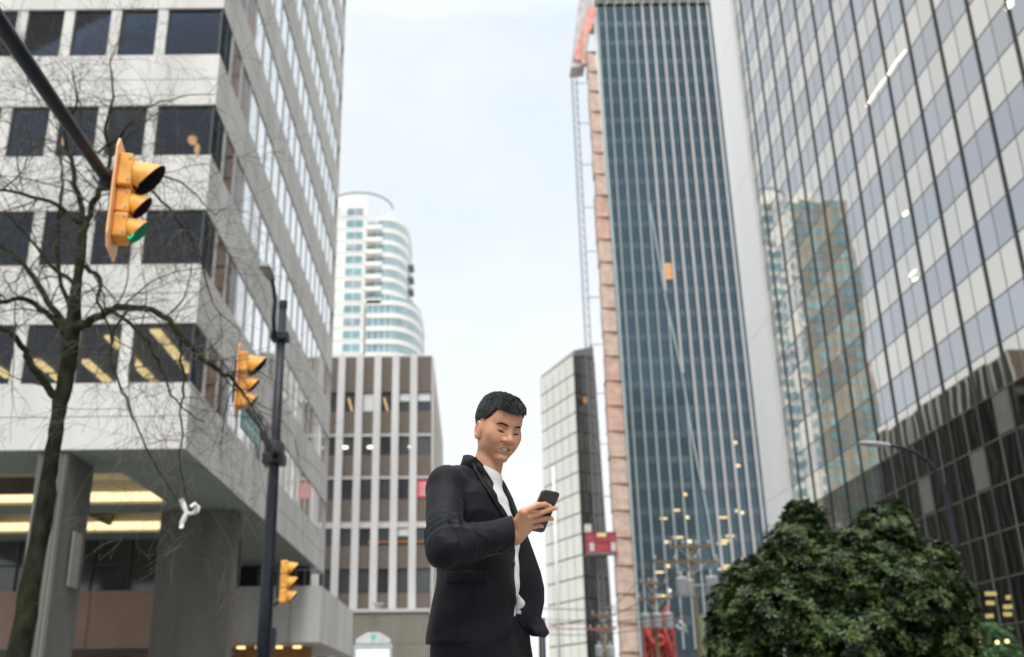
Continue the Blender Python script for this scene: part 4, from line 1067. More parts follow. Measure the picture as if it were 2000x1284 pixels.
    def twig(p, d, r, n_, depth, droop):
        nonlocal cnt
        pts_ = [p.copy()]; rads = [r]; q = p.copy(); d = d.normalized(); step = rnd.uniform(.055, .085) * (1.5 if depth == 0 else 1)
        curl = Vector((rnd.gauss(0, 1), rnd.gauss(0, 1), rnd.gauss(0, 1))) * .06
        for i in range(n_):
            d = (d + curl + Vector((rnd.gauss(0, .09), rnd.gauss(0, .09), rnd.gauss(0, .08) - droop * (.07 + .05 * i / n_)))).normalized()
            q = q + d * step; pts_.append(q.copy()); rads.append(max(.0022, r * (1 - (i + 1) / (n_ + 1))))
            if depth < 2 and rnd.random() < (.34 if depth == 0 else .30):
                cnt += 1
                s_ = d.cross(Vector((rnd.gauss(0, 1), rnd.gauss(0, 1), rnd.gauss(0, 1)))).normalized()
                twig(q.copy(), d * .7 + s_ * .8, rads[-1] * .65, rnd.randint(5, 9) if depth == 0 else rnd.randint(3, 6), depth + 1, droop)
        (tw if r > .006 else fine).tube(pts_, rads, 5 if r > .006 else 3, False)
    for pxs, rads, dy in limbs:
        pts_ = crook(path(pxs, 13, dy), 4, .02)
        rr = []
        for i in range(len(pts_)):
            k = min(i // 4, len(rads) - 1); k2 = min(k + 1, len(rads) - 1); rr.append(rads[k] + (rads[k2] - rads[k]) * (i % 4) / 4)
        MB().tube(pts_, rr, 8).build('limb', M['bark'], T, smooth=True)
        n = len(pts_)
        for i in range(3, n):
            for _ in range(2 if rr[i] < .03 else 1):
                if rnd.random() < (.50 if pts_[i].z > 5.6 else .24):
                    d = (pts_[min(i + 1, n - 1)] - pts_[i - 1]).normalized()
                    s_ = d.cross(Vector((rnd.gauss(0, 1), rnd.gauss(0, 1), rnd.gauss(0, 1)))).normalized()
                    twig(pts_[i], d * .5 + s_ + Vector((0, 0, .35)), min(.013, max(.005, rr[i] * .4)), rnd.randint(10, 20), 0, rnd.uniform(.2, 1.3))
    tw.build('twig', M['moss'], T, smooth=True, kind='stuff')
    fine.build('fine_twig', M['twig'], T, kind='stuff')
    settle(T)
    # torn white plastic caught in the twigs
    bag = MB()
    def strip(pxs, w0, Y=12.25):
        q = [P(a, b, Y + .03 * math.sin(i * 2)) for i, (a, b) in enumerate(pxs)]; vs = []
        for i, p in enumerate(q):
            d = (q[min(i + 1, len(q) - 1)] - q[max(0, i - 1)]).normalized(); s_ = d.cross(Vector((0, 1, 0))).normalized() * w0 * (1 + .25 * math.sin(i * 2.3))
            vs += [p - s_, p + s_, p + s_ * .9 + Vector((0, .012, 0)), p - s_ * .9 + Vector((0, .012, 0))]
        k = len(q); fs = [(i * 4 + j, i * 4 + (j + 1) % 4, (i + 1) * 4 + (j + 1) % 4, (i + 1) * 4 + j) for i in range(k - 1) for j in range(4)] + [(0, 1, 2, 3), (4 * k - 1, 4 * k - 2, 4 * k - 3, 4 * k - 4)]
        bag.add(vs, fs)
    strip([(353, 974), (358, 986), (364, 1000), (360, 1012), (355, 1022), (354, 1032)], .030)
    strip([(363, 1001), (370, 1004), (377, 1002), (384, 992)], .022)
    strip([(372, 990), (380, 984), (389, 991), (386, 999), (378, 1003)], .020)
    o = bag.build('torn_plastic_bag', M['bagwhite'], None, smooth=True); tag(o, 'scrap of torn white plastic snagged on a drooping twig before the ribbed column', 'plastic scrap')
M['bagwhite'] = mat('thin_white_plastic', (0.78, 0.78, 0.76), 0.4, var=.1, scale=30)
bare_tree()

# ------------------------------------------------------------------ evergreen trees (right)
def leaf_mat(name, c1, c2, rough=.35):
    m, t, b = new_mat(name); n, l = t.nodes, t.links
    at = n.new('ShaderNodeAttribute'); at.attribute_name = 'tint'
    mi = n.new('ShaderNodeMix'); mi.data_type = 'RGBA'; l.new(at.outputs['Fac'], mi.inputs[0]); mi.inputs[6].default_value = c1 + (1,); mi.inputs[7].default_value = c2 + (1,)
    l.new(mi.outputs[2], b.inputs['Base Color']); b.inputs['Roughness'].default_value = rough; b.inputs['Specular IOR Level'].default_value = .22
    return m
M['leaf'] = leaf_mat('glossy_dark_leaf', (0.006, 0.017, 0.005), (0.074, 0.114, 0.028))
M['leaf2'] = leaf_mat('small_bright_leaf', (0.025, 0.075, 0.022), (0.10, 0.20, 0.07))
M['leaf_dead'] = mat('rusty_leaf', (0.30, 0.09, 0.03), .6)
def evergreen(name, label, blobs, n_whorl, leaf_len, m_, seed, trunk, per=7):
    T = thing(name, label, 'tree', (trunk[0].x, trunk[0].y, 0))
    rs = np.random.RandomState(seed)
    V = []; Fc = []; tint = []
    vol = np.array([b[3] * b[4] * b[5] for b in blobs]) ** (2 / 3.); vol /= vol.sum()
    dead = MB()
    for w_ in range(n_whorl):
        bi = rs.choice(len(blobs), p=vol); cx, cy, cz, rx, ry, rz = blobs[bi]
        d = rs.normal(size=3); d /= np.linalg.norm(d)
        if d[2] < -.35 and rs.rand() < .6: d[2] *= -1
        lump = mnoise.noise(Vector((d[0] * 2.1 + bi * 3, d[1] * 2.1, d[2] * 2.1))) * .42 + mnoise.noise(Vector((d[0] * 5 + bi, d[1] * 5, d[2] * 5))) * .12
        rr = (rs.rand() ** .33) * .22 + .80 + lump
        c = np.array([cx + d[0] * rx * rr, cy + d[1] * ry * rr, cz + d[2] * rz * rr])
        ax = d * .8 + np.array([0, 0, .55]) + rs.normal(size=3) * .3; ax /= np.linalg.norm(ax)
        u = np.cross(ax, [0.3, .9, .1]); u /= np.linalg.norm(u); v = np.cross(ax, u)
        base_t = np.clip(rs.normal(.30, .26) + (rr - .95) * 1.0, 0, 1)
        k = per + rs.randint(-2, 3); a0 = rs.rand() * 6.28
        for j in range(k):
            a = a0 + 6.283 * j / k + rs.normal() * .15
            out_ = u * math.cos(a) + v * math.sin(a)
            tilt = rs.uniform(.15, .75)
            dr = out_ + ax * tilt; dr /= np.linalg.norm(dr)
            sd = np.cross(dr, ax); sd /= (np.linalg.norm(sd) + 1e-6); L_ = leaf_len * rs.uniform(.7, 1.25); wd = L_ * rs.uniform(.15, .21)
            nn = np.cross(sd, dr)
            b0 = c + dr * .01; m1 = c + dr * L_ * .5 - nn * L_ * .03; tp = c + dr * L_ - ax * L_ * .22
            i0 = len(V); V += [b0, m1 + sd * wd + nn * wd * .25, tp, m1 - sd * wd + nn * wd * .25, m1]
            Fc += [(i0, i0 + 4, i0 + 1), (i0 + 1, i0 + 4, i0 + 2), (i0, i0 + 3, i0 + 4), (i0 + 3, i0 + 2, i0 + 4)]
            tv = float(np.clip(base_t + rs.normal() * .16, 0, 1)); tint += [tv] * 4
        if rs.rand() < .0012:
            dead.add([c, c + u * .07, c + u * .06 + ax * .05, c + ax * .06], [(0, 1, 2, 3)])
    me = bpy.data.meshes.new('crown'); me.from_pydata([tuple(p) for p in V], [], Fc); me.materials.append(m_)
    at = me.attributes.new('tint', 'FLOAT', 'FACE'); at.data.foreach_set('value', np.array(tint, dtype=np.float32))
    o = bpy.data.objects.new('crown', me); COL.objects.link(o); o.parent = T
    if dead.v: dead.build('withered_leaf', M['leaf_dead'], T, kind='stuff')
    MB().tube(trunk, [.14, .11, .08], 10).build('trunk', M['bark'], T, smooth=True)
    lb = MB()
    tp = trunk[-1]
    for b in blobs:
        c = Vector(b[:3]); lb.tube([trunk[1], trunk[1].lerp(c, .5) + Vector((0, 0, .1)), c], [.06, .04, .02], 6)
        for q in range(7):
            d = Vector(rs.normal(size=3)).normalized(); lb.tube([c, c + Vector((d.x * b[3], d.y * b[4], d.z * b[5])) * .85], [.02, .008], 4)
    lb.build('branch', M['bark'], T)
    settle(T)
def blob(px, py, Y, rx, ry, rz): c = P(px, py, Y); return (c.x, c.y, c.z, rx, ry, rz)
EB = [blob(1572, 1075, 19, .60, .6, .72), blob(1568, 1028, 19, .34, .4, .42), blob(1712, 1088, 19.3, .68, .8, .66), blob(1738, 1040, 19.5, .42, .5, .48), blob(1812, 1128, 19.4, .60, .7, .60), blob(1862, 1185, 19.3, .36, .4, .5),
      blob(1475, 1150, 18.8, .50, .6, .50), blob(1640, 1150, 18.6, .80, .8, .70), blob(1760, 1190, 18.4, .95, .8, .8), blob(1530, 1205, 18.3, .85, .8, .70), blob(1445, 1262, 18.6, .55, .6, .55),
      blob(1660, 1260, 18.0, 1.0, .8, .7), blob(1830, 1260, 18.8, .55, .6, .6), blob(1465, 1340, 18.8, .8, .8, .6), blob(1620, 1380, 19, 1.6, 1.1, .9), blob(1820, 1340, 19, .8, .9, .8), blob(1428, 1172, 18.9, .36, .4, .26), blob(1512, 1098, 19.2, .30, .35, .30), blob(1410, 1212, 18.9, .24, .3, .22), blob(1880, 1240, 19.2, .30, .4, .45), blob(1618, 1052, 19.1, .20, .25, .16), blob(1700, 1018, 19.3, .16, .2, .20)]
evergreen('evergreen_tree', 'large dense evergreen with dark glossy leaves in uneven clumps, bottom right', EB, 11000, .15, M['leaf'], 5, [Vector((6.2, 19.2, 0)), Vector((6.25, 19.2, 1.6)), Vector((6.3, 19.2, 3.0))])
SB = [blob(1945, 1262, 24.6, .42, .5, .42), blob(1850, 1275, 24, .55, .6, .5), blob(1905, 1262, 24.4, .6, .6, .55), blob(1945, 1290, 24, .5, .5, .45), blob(1880, 1320, 24, .9, .8, .6), blob(1815, 1300, 24, .4, .5, .4)]
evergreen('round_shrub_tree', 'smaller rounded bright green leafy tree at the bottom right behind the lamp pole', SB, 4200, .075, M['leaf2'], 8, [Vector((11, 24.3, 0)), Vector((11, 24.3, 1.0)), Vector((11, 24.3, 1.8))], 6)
# small amber glints beyond the shrub: lamps of the parked queue
for i, (x, y, s) in enumerate(((1916, 1254, .03), (1948, 1255, .045), (1967, 1253, .045))):
    c = P(x, y, 22.6); L1 = thing('garden_lamp', ['small amber bulb glowing left above the red signal', 'small amber bulb glowing over the shrub crown', 'small amber bulb glowing rightmost over the shrub'][i], 'lamp', (c.x, c.y, 0))
    MB().lathe([(0, s), (s * .7, s * .7), (s, 0), (s * .7, -s * .7), (0, -s)], c, 12).build('bulb', M['warm'], L1, smooth=True)
    MB().tube([(c.x, c.y, 0), (c.x, c.y, c.z - s)], .015, 6).build('stem', M['black_metal'], L1); settle(L1)

#@@MAN_BEGIN
# ------------------------------------------------------------------ the man
# Implicit surfaces sampled on a grid and meshed with surface nets: one continuous body, clothes as separate skins.
def _n(p): return np.sqrt((p * p).sum(-1))
def smin(a, b, k):
    h = np.clip(.5 + .5 * (b - a) / k, 0, 1); return b * (1 - h) + a * h - k * h * (1 - h)
def smax(a, b, k): return -smin(-a, -b, k)
def cap(p, a, b, r1, r2=None):
    a = np.asarray(a, float); b = np.asarray(b, float); r2 = r1 if r2 is None else r2
    ba = b - a; t = np.clip(((p - a) @ ba) / (ba @ ba), 0, 1); return _n(p - a - t[:, None] * ba) - (r1 + (r2 - r1) * t)
def sph(p, c, r): return _n(p - np.asarray(c, float)) - r
def ell(p, c, r):
    q = p - np.asarray(c, float); r = np.asarray(r, float); k0 = _n(q / r); k1 = _n(q / (r * r)) + 1e-9; return k0 * (k0 - 1) / k1
def chain(p, pts, rs, k=.003):
    d = None
    for i in range(len(pts) - 1):
        c = cap(p, pts[i], pts[i + 1], rs[i], rs[i + 1]); d = c if d is None else smin(d, c, k)
    return d

def surface_nets(f, xs, ys, zs, B=8):
    nx, ny, nz = len(xs), len(ys), len(zs)
    V = np.empty((nx, ny, nz), np.float32)
    bx = [(i, min(i + B, nx)) for i in range(0, nx, B)]; by = [(i, min(i + B, ny)) for i in range(0, ny, B)]; bz = [(i, min(i + B, nz)) for i in range(0, nz, B)]
    cs = []; hd = []; idx = []
    for a in bx:
        for b in by:
            for c in bz:
                lo = np.array([xs[a[0]], ys[b[0]], zs[c[0]]]); hi = np.array([xs[min(a[1], nx - 1)], ys[min(b[1], ny - 1)], zs[min(c[1], nz - 1)]])
                cs.append((lo + hi) / 2); hd.append(np.linalg.norm(hi - lo) / 2); idx.append((a, b, c))
    cs = np.array(cs); hd = np.array(hd); dv = f(cs)
    act = []
    for q, d, h in zip(idx, dv, hd):
        a, b, c = q
        if abs(d) > h * 1.35 + .006: V[a[0]:a[1], b[0]:b[1], c[0]:c[1]] = d
        else: act.append(q)
    CH = 400
    for s in range(0, len(act), CH):
        P_ = []; 
        for a, b, c in act[s:s + CH]:
            g = np.stack(np.meshgrid(xs[a[0]:a[1]], ys[b[0]:b[1]], zs[c[0]:c[1]], indexing='ij'), -1).reshape(-1, 3); P_.append(g)
        ln = [len(g) for g in P_]; val = f(np.concatenate(P_)); o = 0
        for (a, b, c), l_ in zip(act[s:s + CH], ln):
            V[a[0]:a[1], b[0]:b[1], c[0]:c[1]] = val[o:o + l_].reshape(a[1] - a[0], b[1] - b[0], c[1] - c[0]); o += l_
    S = V < 0
    cnt = np.zeros((nx - 1, ny - 1, nz - 1), np.int8)
    for i in (0, 1):
        for j in (0, 1):
            for k in (0, 1): cnt += S[i:nx - 1 + i, j:ny - 1 + j, k:nz - 1 + k]
    I, J, K = np.nonzero((cnt > 0) & (cnt < 8))
    vid = -np.ones((nx - 1, ny - 1, nz - 1), np.int32); vid[I, J, K] = np.arange(len(I))
    acc = np.zeros((len(I), 3)); num = np.zeros(len(I))
    co = [(i, j, k) for i in (0, 1) for j in (0, 1) for k in (0, 1)]
    def pos(i, j, k): return np.stack([xs[i], ys[j], zs[k]], -1)
    for A in co:
        for ax in range(3):
            if A[ax]: continue
            Bc = list(A); Bc[ax] = 1
            va = V[I + A[0], J + A[1], K + A[2]]; vb = V[I + Bc[0], J + Bc[1], K + Bc[2]]
            m_ = (va < 0) != (vb < 0)
            t = va[m_] / (va[m_] - vb[m_])
            pa = pos(I[m_] + A[0], J[m_] + A[1], K[m_] + A[2]); pb = pos(I[m_] + Bc[0], J[m_] + Bc[1], K[m_] + Bc[2])
            acc[m_] += pa + (pb - pa) * t[:, None]; num[m_] += 1
    verts = acc / num[:, None]
    F = []
    def quads(m_, sgn, offs):
        i, j, k = np.nonzero(m_); ok = np.ones(len(i), bool); ids = []
        for o in offs:
            a, b, c = i + o[0], j + o[1], k + o[2]; good = (a >= 0) & (b >= 0) & (c >= 0) & (a < nx - 1) & (b < ny - 1) & (c < nz - 1); ok &= good
            ids.append(vid[np.clip(a, 0, nx - 2), np.clip(b, 0, ny - 2), np.clip(c, 0, nz - 2)])
        q = np.stack(ids, -1)[ok]; sg = sgn[i, j, k][ok]; q = q[(q >= 0).all(1)] if len(q) else q; sg = sg[:len(q)]
        q[~sg] = q[~sg][:, ::-1]; F.append(q)
    quads(S[:-1] != S[1:], S[:-1], [(0, -1, -1), (0, 0, -1), (0, 0, 0), (0, -1, 0)])
    quads(S[:, :-1] != S[:, 1:], S[:, :-1], [(-1, 0, -1), (-1, 0, 0), (0, 0, 0), (0, 0, -1)])
    quads(S[:, :, :-1] != S[:, :, 1:], S[:, :, :-1], [(-1, -1, 0), (0, -1, 0), (0, 0, 0), (-1, 0, 0)])
    return verts, np.concatenate(F)

def np_mesh(name, verts, faces, m_, parent=None):
    me = bpy.data.meshes.new(name)
    me.vertices.add(len(verts)); me.vertices.foreach_set('co', np.asarray(verts, np.float32).ravel())
    me.loops.add(faces.size); me.loops.foreach_set('vertex_index', faces.ravel().astype(np.int32))
    me.polygons.add(len(faces)); me.polygons.foreach_set('loop_start', np.arange(0, faces.size, faces.shape[1], dtype=np.int32))
    me.polygons.foreach_set('use_smooth', np.ones(len(faces), bool))
    me.update(calc_edges=True); me.validate()
    if m_: me.materials.append(m_)
    o = bpy.data.objects.new(name, me); COL.objects.link(o)
    if parent is not None: o.parent = parent
    return o
def axis(ranges, coarse, fine):
    """non-uniform samples: ranges = (lo, hi, [(fine lo, fine hi), ...])"""
    lo, hi, fr = ranges; out_ = [lo]; x = lo
    while x < hi:
        st_ = fine if any(a <= x <= b for a, b in fr) else coarse
        for a, b in fr:
            if x < a < x + st_: st_ = max(fine, a - x)
        x += st_; out_.append(x)
    return np.array(out_)

# ---- frames
BA = R_(70); bF = np.array([math.sin(BA), -math.cos(BA), 0]); bL = np.array([math.cos(BA), math.sin(BA), 0])
OX, OY = .012, 3.40
def tob(p):            # world -> body frame (left, forward, up)
    q = p - np.array([OX, OY, 0]); return np.stack([q @ bL, q @ bF, q[:, 2]], -1)
def fromb(l, f, z): return np.array([OX, OY, 0]) + bL * l + bF * f + np.array([0, 0, z])
HC = np.array([.0945, 3.375, 1.686]); HY, HPt, HRl = R_(28), R_(22.5), R_(-4); HS = .905
hf0 = np.array([math.sin(HY), -math.cos(HY), 0]); hl = np.array([math.cos(HY), math.sin(HY), 0]); up0 = np.array([0, 0, 1.])
hf = hf0 * math.cos(HPt) - up0 * math.sin(HPt); hu = hf0 * math.sin(HPt) + up0 * math.cos(HPt)
hl, hu = hl * math.cos(HRl) + hu * math.sin(HRl), hu * math.cos(HRl) - hl * math.sin(HRl)
HM = np.stack([hl, hf, hu], 0)            # rows: left, forward, up of the head
def toh(p): return (p - HC) @ HM.T / HS
def fromh(q): return (np.asarray(q, float) * HS) @ HM + HC
def pw(px, py, Y): return np.array(P(px, py, Y))

# ---- phone plane
ph_TL, ph_TR, ph_BL = pw(1061, 957, 3.125), pw(1095, 963.5, 3.170), pw(1034, 1022, 3.175)
ph_w = ph_TR - ph_TL; ph_l = ph_BL - ph_TL
ph_x = ph_w / np.linalg.norm(ph_w); ph_y = ph_l - ph_x * (ph_l @ ph_x); ph_y /= np.linalg.norm(ph_y)
ph_n = np.cross(ph_x, ph_y)
if ph_n @ (np.array([0, 0, CAMZ]) - ph_TL) < 0: ph_n = -ph_n      # back of the phone faces the camera
def onph(px, py, off):
    d = np.array(ray(px, py)); o = np.array([0, 0, CAMZ]); c = ph_TL + ph_n * off
    return o + d * (((c - o) @ ph_n) / (d @ ph_n))

# ---- head
def head_sdf(q):
    s = q.copy(); s[:, 0] = np.abs(s[:, 0])
    d = ell(q, (0, -.022, .034), (.0740, .100, .084))
    d = smin(d, ell(q, (0, .028, -.005), (.066, .062, .078)), .03)
    d = smin(d, ell(s, (.056, .016, -.030), (.013, .032, .040)), .03)
    d = smin(d, ell(s, (.041, .040, -.050), (.017, .024, .028)), .026)
    d = smin(d, ell(q, (0, .042, -.050), (.050, .046, .056)), .025)
    d = smin(d, cap(s, (.050, -.004, -.052), (.046, .012, -.074), .018, .013), .02)
    d = smin(d, cap(s, (.046, .012, -.074), (.012, .064, -.100), .012, .013), .022)
    d = smin(d, ell(q, (0, .077, -.0985), (.020, .016, .0150)), .016)
    d = smin(d, ell(s, (.043, .050, -.018), (.022, .022, .020)), .026)
    d = smin(d, ell(s, (.032, .068, -.036), (.018, .015, .017)), .018)      # smiling cheek
    d = smin(d, cap(s, (.010, .081, .029), (.040, .067, .032), .008, .008), .014)
    d = smin(d, ell(q, (0, .062, .062), (.05, .026, .04)), .03)
    d = smax(d, -ell(s, (.032, .093, .006), (.017, .014, .012)), .010)      # eye sockets
    d = smin(d, ell(s, (.0315, .069, .004), (.0150, .0140, .0125)), .0025)    # lids over the eyeball
    d = smax(d, -ell(s, (.031, .087, -.0015), (.013, .006, .0016)), .002)
    nz_ = cap(q, (0, .079, .018), (0, .099, -.022), .0085, .0100)
    nz_ = smin(nz_, sph(q, (0, .1025, -.0285), .0128), .008)
    nz_ = smin(nz_, ell(s, (.0145, .0920, -.0315), (.0090, .0108, .0085)), .006)
    d = smin(d, nz_, .009)
    d = smax(d, -ell(s, (.0065, .0985, -.0415), (.0038, .0055, .0035)), .003)  # nostrils
    d = smin(d, ell(q, (0, .070, -.064), (.032, .018, .022)), .014)
    # laugh line from the nose wing to the mouth corner
    d = smax(d, -cap(s, (.0210, .088, -.038), (.0360, .070, -.054), .0008, .0006), .009)
    d = smax(d, -cap(s, (.0, .0955, -.048), (.0, .094, -.052), .002), .003)
    # lips
    def arc(x0, y0, z0, x1, y1, z1, x2, y2, z2, r0, r1, r2):
        return smin(cap(s, (x0, y0, z0), (x1, y1, z1), r0, r1), cap(s, (x1, y1, z1), (x2, y2, z2), r1, r2), .003)
    d = smin(d, arc(0, .0890, -.0555, .017, .0845, -.0540, .0355, .0670, -.0440, .0036, .0032, .0018), .0035)
    d = smin(d, arc(0, .0870, -.0765, .016, .0830, -.0725, .0345, .0670, -.0480, .0050, .0042, .0020), .004)
    # opening between the lips
    d = smax(d, -smin(ell(s, (0, .090, -.0655), (.022, .013, .0064)), cap(s, (.016, .084, -.0630), (.0315, .0715, -.0485), .0040, .0010), .002), .0015)
    d = smax(d, -cap(s, (0, .094, -.086), (.012, .090, -.084), .0018), .006)
    # ears
    e = ell(s, (.0765, -.006, -.010), (.0065, .0185, .032))
    tl = np.stack([s[:, 0], s[:, 1] * .97 + s[:, 2] * .22, s[:, 2] * .97 - s[:, 1] * .22], -1)
    e = ell(tl, (.0800, -.010, -.018), (.0105, .0205, .0350))
    rim_d = np.sqrt(((tl[:, 1] + .010) / .0175) ** 2 + ((tl[:, 2] + .008) / .0315) ** 2)
    e = smax(e, -ell(tl, (.0895, -.009, -.012), (.0095, .0140, .0250)), .002)
    e = smin(e, ell(tl, (.0815, -.008, -.016), (.0050, .0030, .014)), .003)
    e = smin(e, ell(tl, (.0780, -.001, -.043), (.0055, .008, .0090)), .005)
    d = smin(d, e, .0022)
    return d
NK0 = fromb(-.0, .0, 1.44) + np.array([.006, 0, 0]); NK1 = fromh((0, -.012, -.048))
NKF = fromh((0, -.030, -.070))
# ---- arm and hand joints
SH_R = fromb(-.185, -.035, 1.445); EL_R = pw(868, 1073, 3.02); WR = pw(1003, 1041, 3.17)
SH_L = fromb(.185, -.02, 1.44); EL_L = fromb(.275, -.06, 1.185); WR_L = fromb(.185, .06, 1.075)
fing = {
    'index':  ([onph(1021, 1001, .014), onph(1050, 987, .020), onph(1064, 985.5, .013), onph(1073, 989, .010)], [.0112, .0092, .0082, .0074]),
    'middle': ([onph(1030, 1009, .016), onph(1055, 1002, .022), onph(1072, 995.5, .016), onph(1084, 992.5, .008)], [.0112, .0094, .0084, .0074]),
    'ring':   ([onph(1033, 1019, .014), onph(1053, 1015, .020), onph(1067, 1013, .015), onph(1077, 1013.5, .008)], [.0106, .0089, .0080, .0070]),
    'little': ([onph(1030, 1030, .010), onph(1043, 1029, .015), onph(1051, 1027, .013), onph(1057, 1027.5, .008)], [.0100, .0082, .0074, .0064]),
    'thumb':  ([pw(1012, 1030, 3.18), onph(1028, 1012, -.020), onph(1046, 1001, -.020), onph(1058, 998, -.016)], [.015, .0125, .0105, .0088]),
}
def hand_sdf(p):
    a, b, c, e = (fing[k][0][0] for k in ('index', 'middle', 'ring', 'little'))
    d = cap(p, WR, a, .0245, .0125)
    for q, r in ((b, .0135), (c, .0130), (e, .0125)): d = smin(d, cap(p, WR + (0.004, 0, -.006), q, .0225, r), .014)
    d = smin(d, cap(p, WR + (0.004, .004, -.014), e + (0, .006, -.004), .022, .0145), .012)
    for k in ('index', 'middle', 'ring', 'little'):
        pts, rs = fing[k]; f_ = chain(p, pts, rs, .003)
        f_ = smin(f_, sph(p, pts[0] + ph_n * .004, rs[0] * .98), .006)
        d = smin(d, f_, .0035)
    pts, rs = fing['thumb']; d = smin(d, chain(p, pts, rs, .004), .006)
    # tendons
    for q in (a, b, c, e): d = smin(d, cap(p, WR * .55 + q * .45 + ph_n * .0135, q + ph_n * .0065, .0032, .0036), .006)
    return d
def neck_sdf(p):
    d = cap(p, NK0, NK1, .053, .043)
    d = smin(d, cap(p, fromb(-.0, .040, 1.46), NKF, .026, .023), .02)
    # neck muscle toward the near collar bone
    d = smin(d, cap(p, fromh((-.040, -.020, -.055)), fromb(-.02, .055, 1.475), .014, .012), .02)
    d = smin(d, cap(p, fromh((.040, -.020, -.055)), fromb(.02, .055, 1.475), .014, .012), .02)
    return d
TZ = np.array([.90, .98, 1.10, 1.20, 1.30, 1.38, 1.44, 1.50]); TA = np.array([.168, .174, .168, .165, .178, .192, .190, .150]); TB = np.array([.120, .122, .113, .106, .108, .113, .106, .083])
TF = np.array([.004, .004, .006, .010, .012, .010, .0, -.012])
def torso_sdf(b, off=0.0):
    z = b[:, 2]; a = np.interp(z, TZ, TA) + off; c = np.interp(z, TZ, TB) + off; f_ = np.interp(z, TZ, TF)
    x, y = b[:, 0], b[:, 1] - f_
    # super-ellipse, a little squarer than an ellipse
    k0 = (np.abs(x / a) ** 2.3 + np.abs(y / c) ** 2.3) ** (1 / 2.3)
    g = np.sqrt((x / a ** 2) ** 2 + (y / c ** 2) ** 2) + 1e-6; r = np.sqrt((x / a) ** 2 + (y / c) ** 2)
    d = (k0 - 1) * np.maximum(r, .3) / g * .98
    return smax(d, z - 1.470 - off, .03)
def shoulders(b, off=0.0):
    s = b.copy(); s[:, 0] = np.abs(s[:, 0])
    d = cap(s, (.02, -.012, 1.482), (.168, -.028, 1.470), .050 + off, .046 + off)
    d = smin(d, cap(s, (.0, -.01, 1.510), (.10, -.025, 1.492), .048 + off, .048 + off), .03)
    return d
def legs(b, off=0.0):
    d = cap(b, (-.09, .0, .98), (-.10, .005, .54), .098 + off, .062 + off)
    d = smin(d, cap(b, (-.10, .005, .54), (-.105, -.02, .10), .062 + off, .045 + off), .03)
    l_ = cap(b, (.095, .02, .98), (.115, .07, .54), .098 + off, .062 + off)
    l_ = smin(l_, cap(b, (.115, .07, .54), (.12, .05, .10), .062 + off, .045 + off), .03)
    return smin(d, l_, .03)
FT = ((-.105, -.03, .035), (-.115, .155, .028), (.12, .04, .035), (.135, .225, .028))
def body_sdf(p):
    b = tob(p)
    d = smin(torso_sdf(b, -.012), shoulders(b, -.026), .03)
    d = smin(d, legs(b, -.006), .03)
    d = smin(d, smin(cap(b, FT[0], FT[1], .036, .028), cap(b, FT[2], FT[3], .036, .028), .001), .02)
    d = smin(d, cap(p, SH_L, EL_L, .046, .036), .03); d = smin(d, cap(p, EL_L, WR_L, .036, .026), .015)
    pal = WR_L + bF * .010 + np.array([0, 0, -.075]); d = smin(d, cap(p, WR_L, pal, .024, .028), .015)
    for k, (l_, f_) in enumerate(((-.02, .035), (-.007, .042), (.006, .040), (.019, .032))):
        e0 = pal + bL * l_; d = smin(d, cap(p, e0, e0 + bF * f_ * .5 + np.array([0, 0, -.06]), .009, .0075), .004)
    d = smin(d, cap(p, WR_L, WR_L + bF * .055 + np.array([0, 0, -.01]), .015, .010), .01)
    d = smin(d, cap(p, SH_R, EL_R, .046, .037), .03); d = smin(d, cap(p, EL_R, WR, .037, .0255), .015)
    d = smin(d, neck_sdf(p), .022)
    near_h = _n(p - HC) < .24
    out_ = d.copy()
    if near_h.any():
        hd_ = head_sdf(toh(p[near_h])) * HS; out_[near_h] = smin(d[near_h], hd_, .012)
    near_p = _n(p - (WR + np.array([.05, 0, .03]))) < .17
    if near_p.any():
        out_[near_p] = smin(out_[near_p], hand_sdf(p[near_p]), .010)
    far = ~near_h & ~near_p
    out_[far] = np.minimum(out_[far], np.minimum(_n(p[far] - HC) - .13, _n(p[far] - (WR + np.array([.05, 0, .03]))) - .09) + 0.0) if False else out_[far]
    return out_

fine = .0020
xs = axis((-.30, .30, [(-.012, .285)]), .010, fine); ys = axis((2.90, 3.72, [(3.09, 3.25), (3.265, 3.48)]), .012, fine); zs = axis((-.02, 1.84, [(1.26, 1.42), (1.555, 1.815)]), .011, fine)
bv, bfc = surface_nets(body_sdf, xs, ys, zs)

